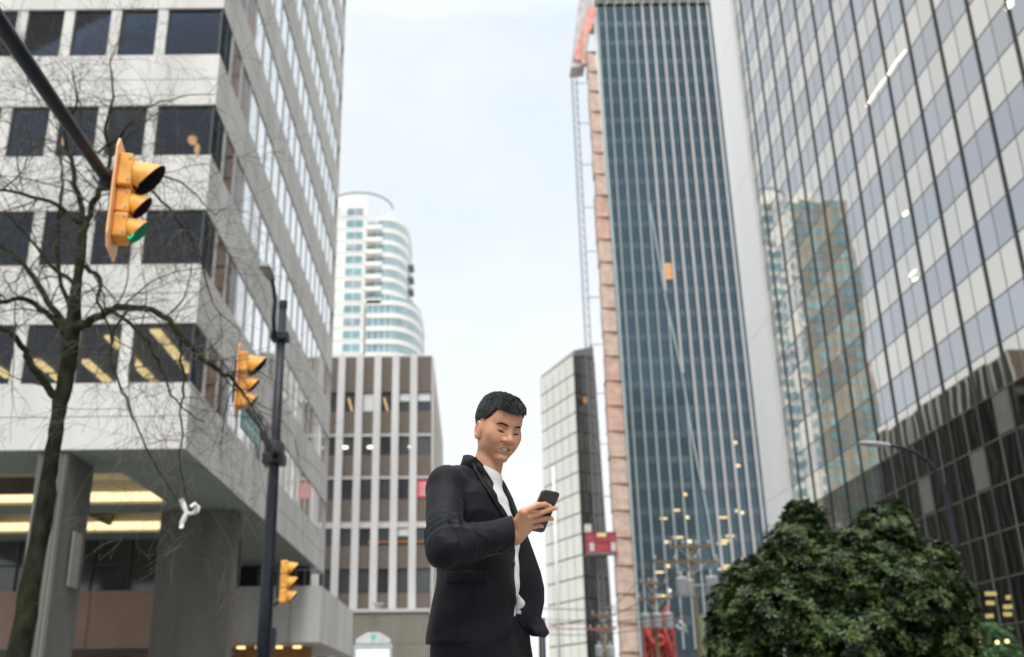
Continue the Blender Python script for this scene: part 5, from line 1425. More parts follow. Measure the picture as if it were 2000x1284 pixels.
def skin_mat():
    m, t, b = new_mat('skin'); n, l = t.nodes, t.links
    at = n.new('ShaderNodeAttribute'); at.attribute_name = 'tone'
    g = n.new('ShaderNodeNewGeometry'); nz = n.new('ShaderNodeTexNoise'); nz.inputs['Scale'].default_value = 55; nz.inputs['Detail'].default_value = 5; l.new(g.outputs['Position'], nz.inputs['Vector'])
    mr = n.new('ShaderNodeMapRange'); l.new(nz.outputs[0], mr.inputs['Value']); mr.inputs['To Min'].default_value = .90; mr.inputs['To Max'].default_value = 1.10
    vm = n.new('ShaderNodeVectorMath'); vm.operation = 'SCALE'; l.new(at.outputs['Color'], vm.inputs[0]); l.new(mr.outputs[0], vm.inputs['Scale'])
    l.new(vm.outputs[0], b.inputs['Base Color']); b.inputs['Roughness'].default_value = .46; b.inputs['Specular IOR Level'].default_value = .42
    b.inputs['Subsurface Weight'].default_value = .35; b.inputs['Subsurface Radius'].default_value = (.010, .0035, .0018); b.inputs['Subsurface Scale'].default_value = .6
    n2 = n.new('ShaderNodeTexNoise'); n2.inputs['Scale'].default_value = 420; n2.inputs['Detail'].default_value = 2; l.new(g.outputs['Position'], n2.inputs['Vector'])
    bp = n.new('ShaderNodeBump'); bp.inputs['Strength'].default_value = .12; bp.inputs['Distance'].default_value = .001; l.new(n2.outputs[0], bp.inputs['Height']); l.new(bp.outputs[0], b.inputs['Normal'])
    return m
M['skin'] = skin_mat()
body = np_mesh('person', bv, bfc, M['skin'])
tag(body, 'smiling young man in black blazer and light grey shirt looking down at a phone', 'person')
# natural skin colouring: lips, cheeks, ear, knuckles, shaved sides of the hair
q = toh(bv); base = np.array([.54, .280, .165]); col = np.tile(base, (len(bv), 1))
def gm(c, r, pts=None, sym=True):
    s_ = (q if pts is None else pts).copy()
    if sym: s_[:, 0] = np.abs(s_[:, 0])
    return np.exp(-(((s_ - np.array(c)) / np.array(r)) ** 2).sum(1))
def mixc(w_, c): 
    global col
    w_ = np.clip(w_, 0, 1)[:, None]; col = col * (1 - w_) + np.array(c) * w_
mixc(gm((.038, .07, -.03), (.02, .03, .018)) * .35, (.60, .27, .18))
mixc(gm((0, .105, -.03), (.012, .012, .012)) * .4, (.60, .30, .21))
mixc(gm((.08, -.01, -.01), (.012, .03, .04)) * .55, (.60, .27, .19))
mixc(gm((.033, .078, .004), (.017, .02, .010)) * .35, (.36, .19, .125))
sx = np.abs(q[:, 0])
inh = (_n(q) < .2)
up_l = np.interp(sx, [0, .016, .031], [-.0565, -.0550, -.0490]); lo_l = np.interp(sx, [0, .015, .0295], [-.0750, -.0715, -.0545])
qs = q.copy(); qs[:, 0] = sx
dl = np.minimum(np.minimum(cap(qs, (0, .0890, -.0555), (.017, .0845, -.0540), .0036, .0032), cap(qs, (.017, .0845, -.0540), (.0355, .0670, -.0440), .0032, .0018)), np.minimum(cap(qs, (0, .0870, -.0765), (.016, .0830, -.0725), .0050, .0042), cap(qs, (.016, .0830, -.0725), (.0345, .0670, -.0480), .0042, .0020)))
lipw = np.clip(1 - dl / .0016, 0, 1) * inh
mixc(lipw * .8, (.43, .165, .13))
mixc((gm((0, .076, -.0645), (.028, .010, .0055)) > .5) * inh * .9, (.07, .015, .015))
stub = np.clip(gm((.0, .08, -.10), (.05, .05, .026)) + gm((0, .092, -.047), (.024, .014, .006)), 0, 1); mixc(stub * .10 * inh, (.24, .18, .15))
side = (sx > .045) & inh & (q[:, 1] < .035) & (q[:, 2] > -.045)
fade = np.clip((q[:, 2] - np.interp(q[:, 1], [-.115, -.075, -.045, -.020, .000, .018, .034], [-.060, -.052, -.036, -.012, .002, .004, .024])) / .030, 0, 1) ** 1.3 * (q[:, 1] < .040) * (_n(q) < .2) * (sx > .03)
notear = 1 - np.clip(gm((.082, -.008, -.008), (.008, .022, .034)) * 1.6, 0, 1)
mixc(fade * .93 * notear, (.016, .014, .014))
for k in ('index', 'middle', 'ring', 'little'):
    for jn in (0, 1, 2):
        dd = _n(bv - (fing[k][0][jn] + ph_n * .008)); mixc(np.exp(-(dd / .010) ** 2) * .45, (.55, .22, .16))
    dd = _n(bv - fing[k][0][3]); mixc(np.exp(-(dd / .010) ** 2) * .4, (.60, .30, .22))
ca = body.data.color_attributes.new('tone', 'FLOAT_COLOR', 'POINT'); ca.data.foreach_set('color', np.concatenate([col, np.ones((len(col), 1))], 1).astype(np.float32).ravel())
# finger nails
M['nail'] = mat('finger_nail', (.66, .42, .34), .3, var=.03)

# ---- clothes
def cloth_mat(name, col, rough=.8, weave=900, sheen=.3, var=.15):
    m, t, b = new_mat(name); n, l = t.nodes, t.links
    g = n.new('ShaderNodeNewGeometry'); nz = n.new('ShaderNodeTexNoise'); nz.inputs['Scale'].default_value = 14; nz.inputs['Detail'].default_value = 6; l.new(g.outputs['Position'], nz.inputs['Vector'])
    r = n.new('ShaderNodeValToRGB'); l.new(nz.outputs[0], r.inputs[0]); r.color_ramp.elements[0].position = .3; r.color_ramp.elements[1].position = .7
    r.color_ramp.elements[0].color = tuple(c * (1 - var) for c in col) + (1,); r.color_ramp.elements[1].color = tuple(c * (1 + var) for c in col) + (1,)
    l.new(r.outputs[0], b.inputs['Base Color']); b.inputs['Roughness'].default_value = rough; b.inputs['Sheen Weight'].default_value = sheen; b.inputs['Sheen Roughness'].default_value = .5; b.inputs['Specular IOR Level'].default_value = .15
    n2 = n.new('ShaderNodeTexNoise'); n2.inputs['Scale'].default_value = weave; l.new(g.outputs['Position'], n2.inputs['Vector'])
    n3 = n.new('ShaderNodeTexNoise'); n3.inputs['Scale'].default_value = 26; n3.inputs['Detail'].default_value = 3; l.new(g.outputs['Position'], n3.inputs['Vector'])
    ad = n.new('ShaderNodeMath'); ad.operation = 'MULTIPLY_ADD'; l.new(n3.outputs[0], ad.inputs[0]); ad.inputs[1].default_value = 2.2; l.new(n2.outputs[0], ad.inputs[2])
    bp = n.new('ShaderNodeBump'); bp.inputs['Strength'].default_value = .25; bp.inputs['Distance'].default_value = .002; l.new(ad.outputs[0], bp.inputs['Height']); l.new(bp.outputs[0], b.inputs['Normal'])
    return m
M['blazer'] = cloth_mat('black_wool_blazer', (.0036, .0048, .0070), .62, sheen=.03)
M['lapel'] = cloth_mat('black_lapel_wool', (.0040, .0050, .0070), .42, sheen=.03)
M['lining'] = cloth_mat('black_lining', (.006, .007, .009), .45, sheen=0)
M['trouser'] = cloth_mat('black_trousers', (.0032, .0042, .0064), .7, sheen=.02)
M['shirt'] = cloth_mat('pale_grey_tee', (.56, .57, .55), .85, sheen=.1, var=.04)
M['shoe'] = mat('black_leather_shoe', (.012, .012, .012), .3, var=.1)

EZ = np.array([.95, .985, 1.03, 1.07, 1.12, 1.20, 1.26, 1.32, 1.36, 1.42, 1.46, 1.50, 1.54])
E1 = np.array([-.15, -.125, -.058, -.012, .026, .044, .052, .034, -.040, -.098, -.088, -.068, -.045])     # front edge of his right (near) panel
E2 = np.array([.30, .30, .27, .25, .22, .17, .15, .13, .12, .115, .105, .090, .07])                     # front edge of his left panel
def folds(p, b):
    # drag lines: elbow bend rings, upper-arm twists, soft waist pull
    d = np.zeros(len(p))
    ua = (EL_R - SH_R); L1 = np.linalg.norm(ua); ua = ua / L1; fa = (WR - EL_R); L2 = np.linalg.norm(fa); fa = fa / L2
    t1 = (p - SH_R) @ ua; t2 = (p - EL_R) @ fa; r1 = _n((p - SH_R) - t1[:, None] * ua); r2 = _n((p - EL_R) - t2[:, None] * fa)
    inner = np.clip(((p - EL_R) @ ((fa - ua) / 1.4)) / .06, -1, 1)
    ph_ = p @ np.array([14., 22., 18.])
    w1 = np.exp(-((t1 - L1 * .92) / .085) ** 2) * (r1 < .10); w2 = np.exp(-((t2 - .045) / .085) ** 2) * (r2 < .10)
    rdg = lambda v: (1 - np.abs(np.sin(v))) ** 1.6
    wob = .9 * np.sin(p @ np.array([31., 12., -27.])) + .6 * np.sin(p @ np.array([-22., 35., 44.]) + 1.3)
    sd_ = (p - EL_R) @ np.array([.2, -.75, .6])          # runs across the sleeve, so the creases slant
    d -= .0085 * w1 * rdg(t1 * 62 + sd_ * 30 + wob) * (.60 + .40 * inner)
    d -= .0080 * w2 * rdg(t2 * 58 - sd_ * 26 + wob * 1.1 + .8) * (.60 + .40 * inner)
    d -= .0034 * np.exp(-((t1 - L1 * .50) / .12) ** 2) * (r1 < .09) * rdg(t1 * 24 + sd_ * 34 + wob * .8 + 1.)
    d -= .0034 * np.exp(-((t2 - L2 * .62) / .10) ** 2) * (r2 < .09) * rdg(t2 * 27 - sd_ * 30 + wob * .9)
    ch = np.exp(-((b[:, 2] - 1.33) / .09) ** 2) * (r1 > .07) * (r2 > .062)
    d -= .0030 * ch * rdg(b[:, 1] * 24 - b[:, 2] * 20 + wob * .6 + .5)
    # waist and skirt of the jacket
    on = np.clip((1.36 - b[:, 2]) / .1, 0, 1) * (t1 > -5)
    d += .0022 * on * np.sin(b[:, 1] * 55 + b[:, 2] * 14 + 1.5 * np.sin(b[:, 2] * 21)) * np.clip((b[:, 2] - .95) / .1 + .3, 0, 1)
    d += .0016 * on * np.sin(b[:, 1] * 30 - b[:, 2] * 60)
    return d
def jacket_sdf(p):
    b = tob(p)
    t = torso_sdf(b, .014)
    t = smin(t, smin(cap(b, (-.12, -.02, 1.06), (-.13, -.03, .96), .080, .084), cap(b, (.12, -.03, 1.06), (.13, -.03, .96), .085, .092), .02), .05)
    t = smin(t, shoulders(b, .006), .028)
    # padded shoulder points
    t = smin(t, sph(b, (-.180, -.034, 1.474), .053), .035); t = smin(t, sph(b, (.180, -.028, 1.447), .058), .03)
    t = smax(t, -cap(p, fromb(.0, .014, 1.50), fromb(0, .05, 1.66), .052, .056), .003)
    # opening over the chest
    e1 = np.interp(b[:, 2], EZ, E1); e2 = np.interp(b[:, 2], EZ, E2)
    cut = np.minimum(np.minimum(b[:, 0] - e1, e2 - b[:, 0]), b[:, 1] - (-.01 + .045 * np.clip((b[:, 2] - 1.49) / .03, 0, 1))); inner = -torso_sdf(b, .004)
    t = smax(t, cut, .002)
    arm = smin(cap(p, SH_R, EL_R, .060, .050), cap(p, EL_R, WR + (WR - EL_R) * .12, .051, .0515), .018)
    armL = smin(cap(p, SH_L, EL_L, .062, .054), cap(p, EL_L, WR_L, .053, .045), .03)
    # cuff: cut square, hollow
    fa = (WR - EL_R) / np.linalg.norm(WR - EL_R); tt = (p - WR) @ np.array([.985, .10, -.03]) + .006
    nearw = _n(p - WR) < .16
    arm = np.where(nearw, smax(arm, tt, .002), arm)
    arm = np.where(nearw, smax(arm, -smax(cap(p, WR - fa * .05, WR + fa * .1, .0440, .0440), -(tt + .05), .004), .002), arm)
    d = smin(t, arm, .020); d = smin(d, armL, .022)
    # hem
    hz = b[:, 2] - (.984 + .10 * np.clip(b[:, 1] - .03, 0, 1) ** 1.0 * 0)
    d = smax(d, -hz, .003)
    d = smax(d, -smax(torso_sdf(b, .006), b[:, 2] - 1.03, .004), .003)
    return d + folds(p, b)
jx = np.arange(-.22, .32, .0036); jy = np.arange(2.92, 3.72, .0040); jz = np.arange(.955, 1.645, .0036)
jv, jf = surface_nets(jacket_sdf, jx, jy, jz)
jacket = np_mesh('blazer', jv, jf, M['blazer'], body)

def shirt_sdf(p):
    b = tob(p); d = smin(torso_sdf(b, .002), shoulders(b, -.008), .03)
    d = smin(d, cap(p, NK0, NK1, .058, .049), .02)
    d = smin(d, cap(p, pw(1002, 1050, 3.385), pw(1001, 1165, 3.375), .021, .021), .012)
    d = smin(d, cap(p, fromb(-.0, .046, 1.45), NKF, .035, .030), .02)
    d = smin(d, cap(b, (.0, .046, 1.50), (.0, .062, 1.38), .040, .052), .03)
    nl = (p[:, 2] - (1.586 - .60 * np.clip(b[:, 1], 0, .2)))
    d = smax(d, nl, .004)
    d = d + .0022 * np.sin(b[:, 0] * 60 + b[:, 2] * 45) * np.clip((1.48 - b[:, 2]) * 8, 0, 1) + .0012 * np.sin(b[:, 2] * 90 + b[:, 0] * 25)
    return smax(d, 1.07 - b[:, 2], .006)
sv, sf = surface_nets(shirt_sdf, np.arange(-.2, .26, .005), np.arange(3.15, 3.64, .006), np.arange(1.05, 1.60, .0042))
shirt = np_mesh('shirt', sv, sf, M['shirt'], body)
def trouser_sdf(p):
    b = tob(p); d = smin(torso_sdf(b, .0), legs(b, .012), .04)
    d = smin(d, cap(b, (.165, .070, 1.05), (.17, .080, .90), .056, .050), .04)
    d = smax(d, b[:, 2] - 1.092, .004); d = smax(d, .075 - b[:, 2], .004)
    return d + .003 * np.sin(b[:, 2] * 38 + b[:, 0] * 40) * np.exp(-((b[:, 2] - .95) / .15) ** 2) + .003 * np.sin(b[:, 2] * 55 + b[:, 1] * 30) * (b[:, 2] < .5) * .7
tv, tf = surface_nets(trouser_sdf, np.arange(-.26, .30, .007), np.arange(3.1, 3.72, .008), np.arange(.06, 1.11, .008))
np_mesh('trousers', tv, tf, M['trouser'], body)
def shoe_sdf(p):
    b = tob(p); s = None
    for a, c in ((FT[0], FT[1]), (FT[2], FT[3])):
        u = smin(cap(b, a, c, .046, .040), cap(b, a, np.array(a) + (0, 0, .05), .046, .040), .03); s = u if s is None else np.minimum(s, u)
    s = smax(s, .004 - b[:, 2], .004); return smax(s, b[:, 2] - .11, .01)
hv, hfc = surface_nets(shoe_sdf, np.arange(-.26, .38, .006), np.arange(3.1, 3.7, .006), np.arange(-.01, .13, .005))
np_mesh('shoes', hv, hfc, M['shoe'], body)

def form_sdf(p):
    b = tob(p); t = smin(torso_sdf(b, .014), shoulders(b, .006), .028); ax0, ax1 = fromb(.0, -.02, 1.47), fromb(0, .018, 1.60)
    return smin(t, smax(cap(p, ax0, ax1, .077, .069), p[:, 2] - 1.592, .004), .01)
# ---- things laid on the surfaces by casting rays at them
from mathutils.bvhtree import BVHTree
def tree_of(v, f): return BVHTree.FromPolygons([tuple(a) for a in v], [tuple(int(i) for i in q_) for q_ in f])
jt = tree_of(jv, jf); fmv, fmf = surface_nets(form_sdf, np.arange(-.22, .30, .007), np.arange(3.1, 3.7, .007), np.arange(1.0, 1.645, .006)); ft_ = tree_of(fmv, fmf); bt = tree_of(bv, bfc); stt = tree_of(sv, sf)
EYE = Vector((0, 0, CAMZ))
def hit(tr_, px, py, off=.002):
    d = ray(px, py).normalized(); h, n_, i, ds = tr_.ray_cast(EYE, d)
    if h is None: return None, None
    if n_.dot(d) > 0: n_ = -n_
    return h + n_ * off, n_
def patch(name, tr_, top, bot, cols, th, m_, parent, off=.001, rows=4, smooth_it=0):
    """a thin raised piece between two traced lines, lying on the surface"""
    def samp(line, t):
        L_ = len(line) - 1; i = min(int(t * L_), L_ - 1); u = t * L_ - i; return (line[i][0] + (line[i + 1][0] - line[i][0]) * u, line[i][1] + (line[i + 1][1] - line[i][1]) * u)
    G = []
    last = None
    for r_ in range(rows + 1):
        row = []
        for c in range(cols + 1):
            a, b_ = samp(top, c / cols), samp(bot, c / cols); x_, y_ = a[0] + (b_[0] - a[0]) * r_ / rows, a[1] + (b_[1] - a[1]) * r_ / rows
            h, n_ = hit(tr_, x_, y_, off + th * math.sin(math.pi * min(1, max(.12, (r_ / rows) * .9 + .08))) ** .5)
            if h is None or (last is not None and (h - last).length > .06):
                dd = (last - EYE).dot(_F) if last is not None else 3.3
                rr = ray(x_, y_); h = EYE + rr * dd; n_ = None
            last = h; row.append(h)
        last = row[0]
        G.append(row)
    if smooth_it:       # even out the depth so the piece lies as one smooth sheet
        D = np.array([[(p_ - EYE).length for p_ in r_] for r_ in G]); DR = [[(p_ - EYE).normalized() for p_ in r_] for r_ in G]
        D0 = D.copy()
        for _ in range(smooth_it):
            Q = np.pad(D, 1, mode='edge'); D = (Q[1:-1, 1:-1] * 2 + Q[:-2, 1:-1] + Q[2:, 1:-1] + Q[1:-1, :-2] * 1.5 + Q[1:-1, 2:] * 1.5) / 7; D = np.minimum(D, D0 + .0004)
        G = [[EYE + DR[a][b_] * float(D[a, b_] - .003) for b_ in range(cols + 1)] for a in range(rows + 1)]
    vs = [p_ for r_ in G for p_ in r_]; k = cols + 1
    fs = [(r_ * k + c, r_ * k + c + 1, (r_ + 1) * k + c + 1, (r_ + 1) * k + c) for r_ in range(rows) for c in range(cols)]
    me = MB().add(vs, fs).build(name, m_, parent, smooth=True)
    md = me.modifiers.new('thick', 'SOLIDIFY'); md.thickness = max(th, .0015) * 1.2; md.offset = -1
    return me
patch('lapel', ft_, [(930, 893), (934, 899), (940, 908), (952, 928), (966, 954), (979, 984), (992, 1014)], [(916, 902), (920, 910), (926, 922), (936, 938), (950, 960), (966, 988), (984, 1014)], 26, .0030, M['lapel'], jacket, .002, 6, 14)
def collar():
    top = [(0, -.030, 1.590), (.044, -.020, 1.592), (.066, .012, 1.586), (.070, .036, 1.570), (.065, .055, 1.548)]
    out_ = [(0, -.044, 1.548), (.054, -.036, 1.548), (.078, .004, 1.545), (.081, .034, 1.534), (.075, .055, 1.516)]
    tp_ = [(-a, b_, c) for a, b_, c in top[:0:-1]] + top; ot = [(-a, b_, c) for a, b_, c in out_[:0:-1]] + out_
    def spl(L_, n_=5):
        r_ = []
        for i in range(len(L_) - 1):
            p0, p1, p2, p3 = (np.array(L_[max(0, min(len(L_) - 1, i + k))]) for k in (-1, 0, 1, 2))
            for k in range(n_): t = k / n_; r_.append(.5 * (2 * p1 + (p2 - p0) * t + (2 * p0 - 5 * p1 + 4 * p2 - p3) * t * t + (3 * p1 - p0 - 3 * p2 + p3) * t ** 3))
        r_.append(np.array(L_[-1])); return r_
    T, O_ = spl(tp_), spl(ot); vs = []
    for a, b_ in zip(T, O_):
        inn = (a - np.array([0, .03, 0])) * np.array([.93, .93, 1]) + np.array([0, .03, 0]) + np.array([0, 0, -.034]); rad = (a - np.array([0, .03, 0])) * np.array([1, 1, 0]); rad = rad / np.linalg.norm(rad)
        prof = [inn, a - rad * .003 - np.array([0, 0, .004]), a, a + rad * .004, a * .5 + b_ * .5 + rad * .001, b_ + np.array([0, 0, .001]), b_ - rad * .006 - np.array([0, 0, .003])]
        vs += [fromb(*q_) for q_ in prof]
    k = 7; n_ = len(T)
    fs = [(i * k + j, (i + 1) * k + j, (i + 1) * k + (j + 1) % k, i * k + (j + 1) % k) for i in range(n_ - 1) for j in range(k)] + [tuple(range(k)), tuple((n_ - 1) * k + j for j in range(k - 1, -1, -1))]
    MB().add(vs, fs).build('collar', M['lapel'], jacket, smooth=True)
collar()
patch('pocket_flap', jt, [(870, 1117), (910, 1115), (952, 1116)], [(872, 1140), (912, 1138), (951, 1137)], 16, .0028, M['blazer'], jacket, .0005, 5)
def seam(name, tr_, line, r, m_, parent, n_=24, off=.0004):
    pts_ = []
    for i in range(n_ + 1):
        t = i / n_ * (len(line) - 1); k = min(int(t), len(line) - 2); u = t - k
        h, _ = hit(tr_, line[k][0] + (line[k + 1][0] - line[k][0]) * u, line[k][1] + (line[k + 1][1] - line[k][1]) * u, off)
        if h is not None and (not pts_ or (h - pts_[-1]).length < .05): pts_.append(h)
    if len(pts_) > 2: return MB().tube(pts_, r, 5).build(name, m_, parent, smooth=True)
seam('shoulder_seam', jt, [(905, 897), (902, 915), (903, 940), (909, 965), (908, 990)], .0011, M['lining'], jacket)
seam('dart_seam', jt, [(893, 1140), (892, 1200), (890, 1252)], .0009, M['lining'], jacket)
seam('hem_seam', jt, [(845, 1250), (900, 1248), (970, 1247)], .0009, M['lining'], jacket)
M['button'] = mat('black_horn_button', (.016, .016, .018), .28, var=.2)
for (x_, y_, r_) in ((1003, 1100, .0095), (956, 1082.5, .0052), (963, 1081.5, .0052), (970, 1080.5, .0052), (977, 1079.5, .0052)):
    h, n_ = hit(jt, x_, y_, .0005)
    if h is None: continue
    RM = n_.to_track_quat('Z', 'Y').to_matrix()
    MB().lathe([(0, .0016), (r_ * .7, .0016), (r_ * .85, .0030), (r_, .0024), (r_, -.001), (0, -.001)], h, 18, RM).build('button', M['button'], jacket, smooth=True)

# far front panel of the blazer, hanging open over the pocketed hand
def far_panel():
    rows = [((962, 918), (968, 921), 3.39, 3.41), ((977, 945), (985, 943), 3.38, 3.41), ((992, 975), (1000, 973), 3.37, 3.42), ((1000, 1000), (1009, 996), 3.37, 3.43), ((1003, 1025), (1020, 1024), 3.38, 3.45), ((1003, 1050), (1031, 1049), 3.39, 3.47), ((1003, 1085), (1044, 1084), 3.40, 3.49), ((1005, 1120), (1056, 1118), 3.40, 3.51),
            ((1005, 1150), (1063, 1149), 3.41, 3.52), ((1005, 1180), (1063, 1176), 3.42, 3.52), ((1007, 1205), (1057, 1206), 3.42, 3.50), ((1015, 1222), (1066, 1222), 3.42, 3.50), ((1026, 1232), (1073, 1236), 3.43, 3.49), ((1038, 1242), (1064, 1246), 3.44, 3.48)]
    n_ = 12; k = n_ + 1; sub = 5; vs = []
    R2 = []
    for i in range(len(rows) - 1):
        for s_ in range(sub):
            t = s_ / sub; t2 = t * t * (3 - 2 * t) * .35 + t * .65; a, b_ = rows[i], rows[i + 1]
            R2.append(tuple((a[0][j] + (b_[0][j] - a[0][j]) * t2) for j in (0, 1)) + tuple((a[1][j] + (b_[1][j] - a[1][j]) * t2) for j in (0, 1)) + (a[2] + (b_[2] - a[2]) * t2, a[3] + (b_[3] - a[3]) * t2))
    a = rows[-1]; R2.append((a[0][0], a[0][1], a[1][0], a[1][1], a[2], a[3]))
    for i, r_ in enumerate(R2):
        v_ = i / (len(R2) - 1)
        for c in range(k):
            t = c / n_; Y = r_[4] + (r_[5] - r_[4]) * t - .030 * math.sin(math.pi * t) * min(1, v_ * 2.0) + .007 * math.sin(t * 8 + v_ * 7) * v_ + .004 * math.sin(v_ * 30 + t * 3) * v_
            vs.append(P(r_[0] + (r_[2] - r_[0]) * t, r_[1] + (r_[3] - r_[1]) * t, Y))
    nr = len(R2)
    fs = [(i * k + c, i * k + c + 1, (i + 1) * k + c + 1, (i + 1) * k + c) for i in range(nr - 1) for c in range(n_)]
    o = MB().add(vs, fs).build('front_panel', M['blazer'], jacket, smooth=True)
    md = o.modifiers.new('thick', 'SOLIDIFY'); md.thickness = .006; md.offset = 0
    md = o.modifiers.new('sub', 'SUBSURF'); md.levels = 1; md.render_levels = 1
far_panel()
c = P(1043, 1117, 3.475); MB().beam(P(1040, 1119, 3.462), P(1047, 1116, 3.47), .003, .004).build('label_stitch', M['shirt'], jacket)
# bunched shirt hem and belt
def lump(p):
    q_ = p; a = pw(1012, 1166, 3.325); b_ = pw(1017, 1179, 3.33)
    return smin(cap(q_, a, b_, .007, .0115), cap(q_, b_, pw(1011, 1188, 3.33), .011, .007), .01)
ctr = pw(1013, 1178, 3.325)
lv_, lf_ = surface_nets(lump, np.arange(ctr[0] - .05, ctr[0] + .05, .003), np.arange(ctr[1] - .05, ctr[1] + .05, .003), np.arange(ctr[2] - .06, ctr[2] + .06, .003))
np_mesh('shirt_hem', lv_, lf_, M['shirt'], body)
MB().beam(P(1010, 1195, 3.31), P(1017, 1196, 3.33), .004, .012).build('belt_buckle', M['galv'], body, bevel=.001)

# ---- phone: a thing of its own, held in the fingers
def phone():
    w_, l_, th = np.linalg.norm(ph_w), .139, .0078
    Rm = Matrix((tuple(ph_x), tuple(ph_y), tuple(ph_n))).transposed()
    o0 = Vector(ph_TL)
    def rr(x0, x1, y0, y1, r, z0, z1):
        pts_ = []
        for cx, cy, a0 in ((x1 - r, y0 + r, -90), (x1 - r, y1 - r, 0), (x0 + r, y1 - r, 90), (x0 + r, y0 + r, 180)):
            for k in range(7): a = R_(a0 + 15 * k); pts_.append((cx + r * math.cos(a), cy + r * math.sin(a)))
        return [Vector((a, b_, z0)) for a, b_ in pts_], [Vector((a, b_, z1)) for a, b_ in pts_]
    def tr(vs): return [Rm @ v + o0 for v in vs]
    a, b_ = rr(0, w_, 0, l_, .011, -th, 0)
    T = MB().hexa(tr(a), tr(b_)).build('mobile_phone', M['phone_edge'], None, bevel=.0018, smooth=False)
    tag(T, 'dark plum coloured phone held up in the hand of the man in the blazer', 'phone')
    a, b_ = rr(.002, w_ - .002, .002, l_ - .002, .0095, .0001, .0006); MB().hexa(tr(a), tr(b_)).build('back_cover', M['phone_back'], T)
    a, b_ = rr(.003, w_ - .003, .004, l_ - .004, .008, -th - .0006, -th - .0001); MB().hexa(tr(a), tr(b_)).build('screen', M['phone_screen'], T)
M['phone_edge'] = mat('plum_metal_edge', (.16, .10, .13), .3, var=.1, metal=.7)
M['phone_back'] = mat('plum_black_back', (.035, .027, .033), .38, var=.15)
M['phone_screen'] = emit('phone_screen', (.55, .6, .65), .5)
phone()

# ---- face details
M['brow'] = mat('black_hair_strand', (.009, .008, .0085), .5, var=.2)
M['brow2'] = mat('brow_hair', (.022, .016, .013), .6, var=.3)
def facept(q_, off=.0008):
    """point on the head surface straight out from the middle of the head through q_ (head frame)"""
    q_ = np.array(q_, float); c0 = np.array([q_[0] * .5, 0.0, q_[2] * .9]); d = q_ - c0; d /= np.linalg.norm(d)
    ts = np.linspace(.02, .14, 480); v_ = head_sdf(c0 + ts[:, None] * d); i = np.nonzero(v_ < 0)[0]; t = ts[i[-1]] if len(i) else .09
    return fromh(c0 + d * (t + off))
rnd = random.Random(8)
for sgn in (-1, 1):
    mb = MB()
    for i in range(300):
        t = rnd.random() ** .85; x_ = .0125 + .0355 * t; zc_ = .0255 + .0045 * math.sin(min(1, t * 1.25) * 2.2) - .0040 * max(0, t - .7) / .3; hw_ = (.0036 if t < .65 else .0036 * (1 - (t - .65) / .35 * .7))
        z_ = zc_ - .0045 + rnd.uniform(-hw_, hw_) * .85; ln = rnd.uniform(.005, .008)
        a = facept((sgn * x_, .08, z_), .0006); b_ = facept((sgn * (x_ + ln * .92), .078, z_ + ln * rnd.uniform(.0, .3)), .0014)
        mb.tube([a, (a + b_) / 2 + np.array(hf) * .0003, b_], [.00045, .0004, .00015], 3, False)
    mb.build('eyebrow', M['brow2'], body)
    # upper lash line along the lowered lid, and the lid crease
    pts_ = [facept((sgn * x_, .08, z_), .0005) for x_, z_ in ((.0180, -.0040), (.024, -.0040), (.030, -.0036), (.036, -.0026), (.042, -.0006), (.0470, .0018))]
    MB().tube(pts_, [.0009, .0022, .0029, .0028, .0019, .0006], 6).build('eyelash', M['brow'], body, smooth=True)
# teeth: a curved band inside the smile
M['tooth'] = mat('tooth_enamel', (.80, .77, .70), .25, var=.03)
tb = MB()
for i in range(8):
    x0_, x1_ = -.0280 + i * .0070, -.0280 + (i + 1) * .0070 - .00022
    def tp(x_, z_, o): return fromh((x_, .0838 - (x_ / .0225) ** 2 * .0095 + o, z_ + (x_ / .02) ** 2 * .0038))
    zt, zb_ = -.0570, -.0695 + (.0008 if i in (2, 5) else 0)
    tb.hexa([tp(x0_, zb_, -.003), tp(x1_, zb_, -.003), tp(x1_, zb_, 0), tp(x0_, zb_, 0)], [tp(x0_, zt, -.003), tp(x1_, zt, -.003), tp(x1_, zt, .0005), tp(x0_, zt, .0005)])
tb.build('teeth', M['tooth'], body, bevel=.0004)
for k in ('index', 'middle', 'ring', 'little'):
    pts_, rs_ = fing[k]; d = pts_[3] - pts_[2]; d /= np.linalg.norm(d)
    nn = ph_n - d * (ph_n @ d); nn /= np.linalg.norm(nn); s_ = np.cross(d, nn); r_ = rs_[3]
    nn2 = nn
    c0 = pts_[3] + nn2 * (r_ - .0002) - d * .001
    vs = []; 
    for u in (-1, -.5, 0, .5, 1):
        for v_ in (-.005, 0, .005): vs.append(c0 + s_ * (u * r_ * .62) - nn2 * (u * u * r_ * .22) + d * (v_ + (.0012 if v_ > 0 else 0) * (1 - u * u)))
    fs = [(i * 3 + j, i * 3 + j + 1, (i + 1) * 3 + j + 1, (i + 1) * 3 + j) for i in range(4) for j in range(2)]
    o = MB().add(vs, fs).build('fingernail', M['nail'], body, smooth=True); md = o.modifiers.new('t', 'SOLIDIFY'); md.thickness = .0006

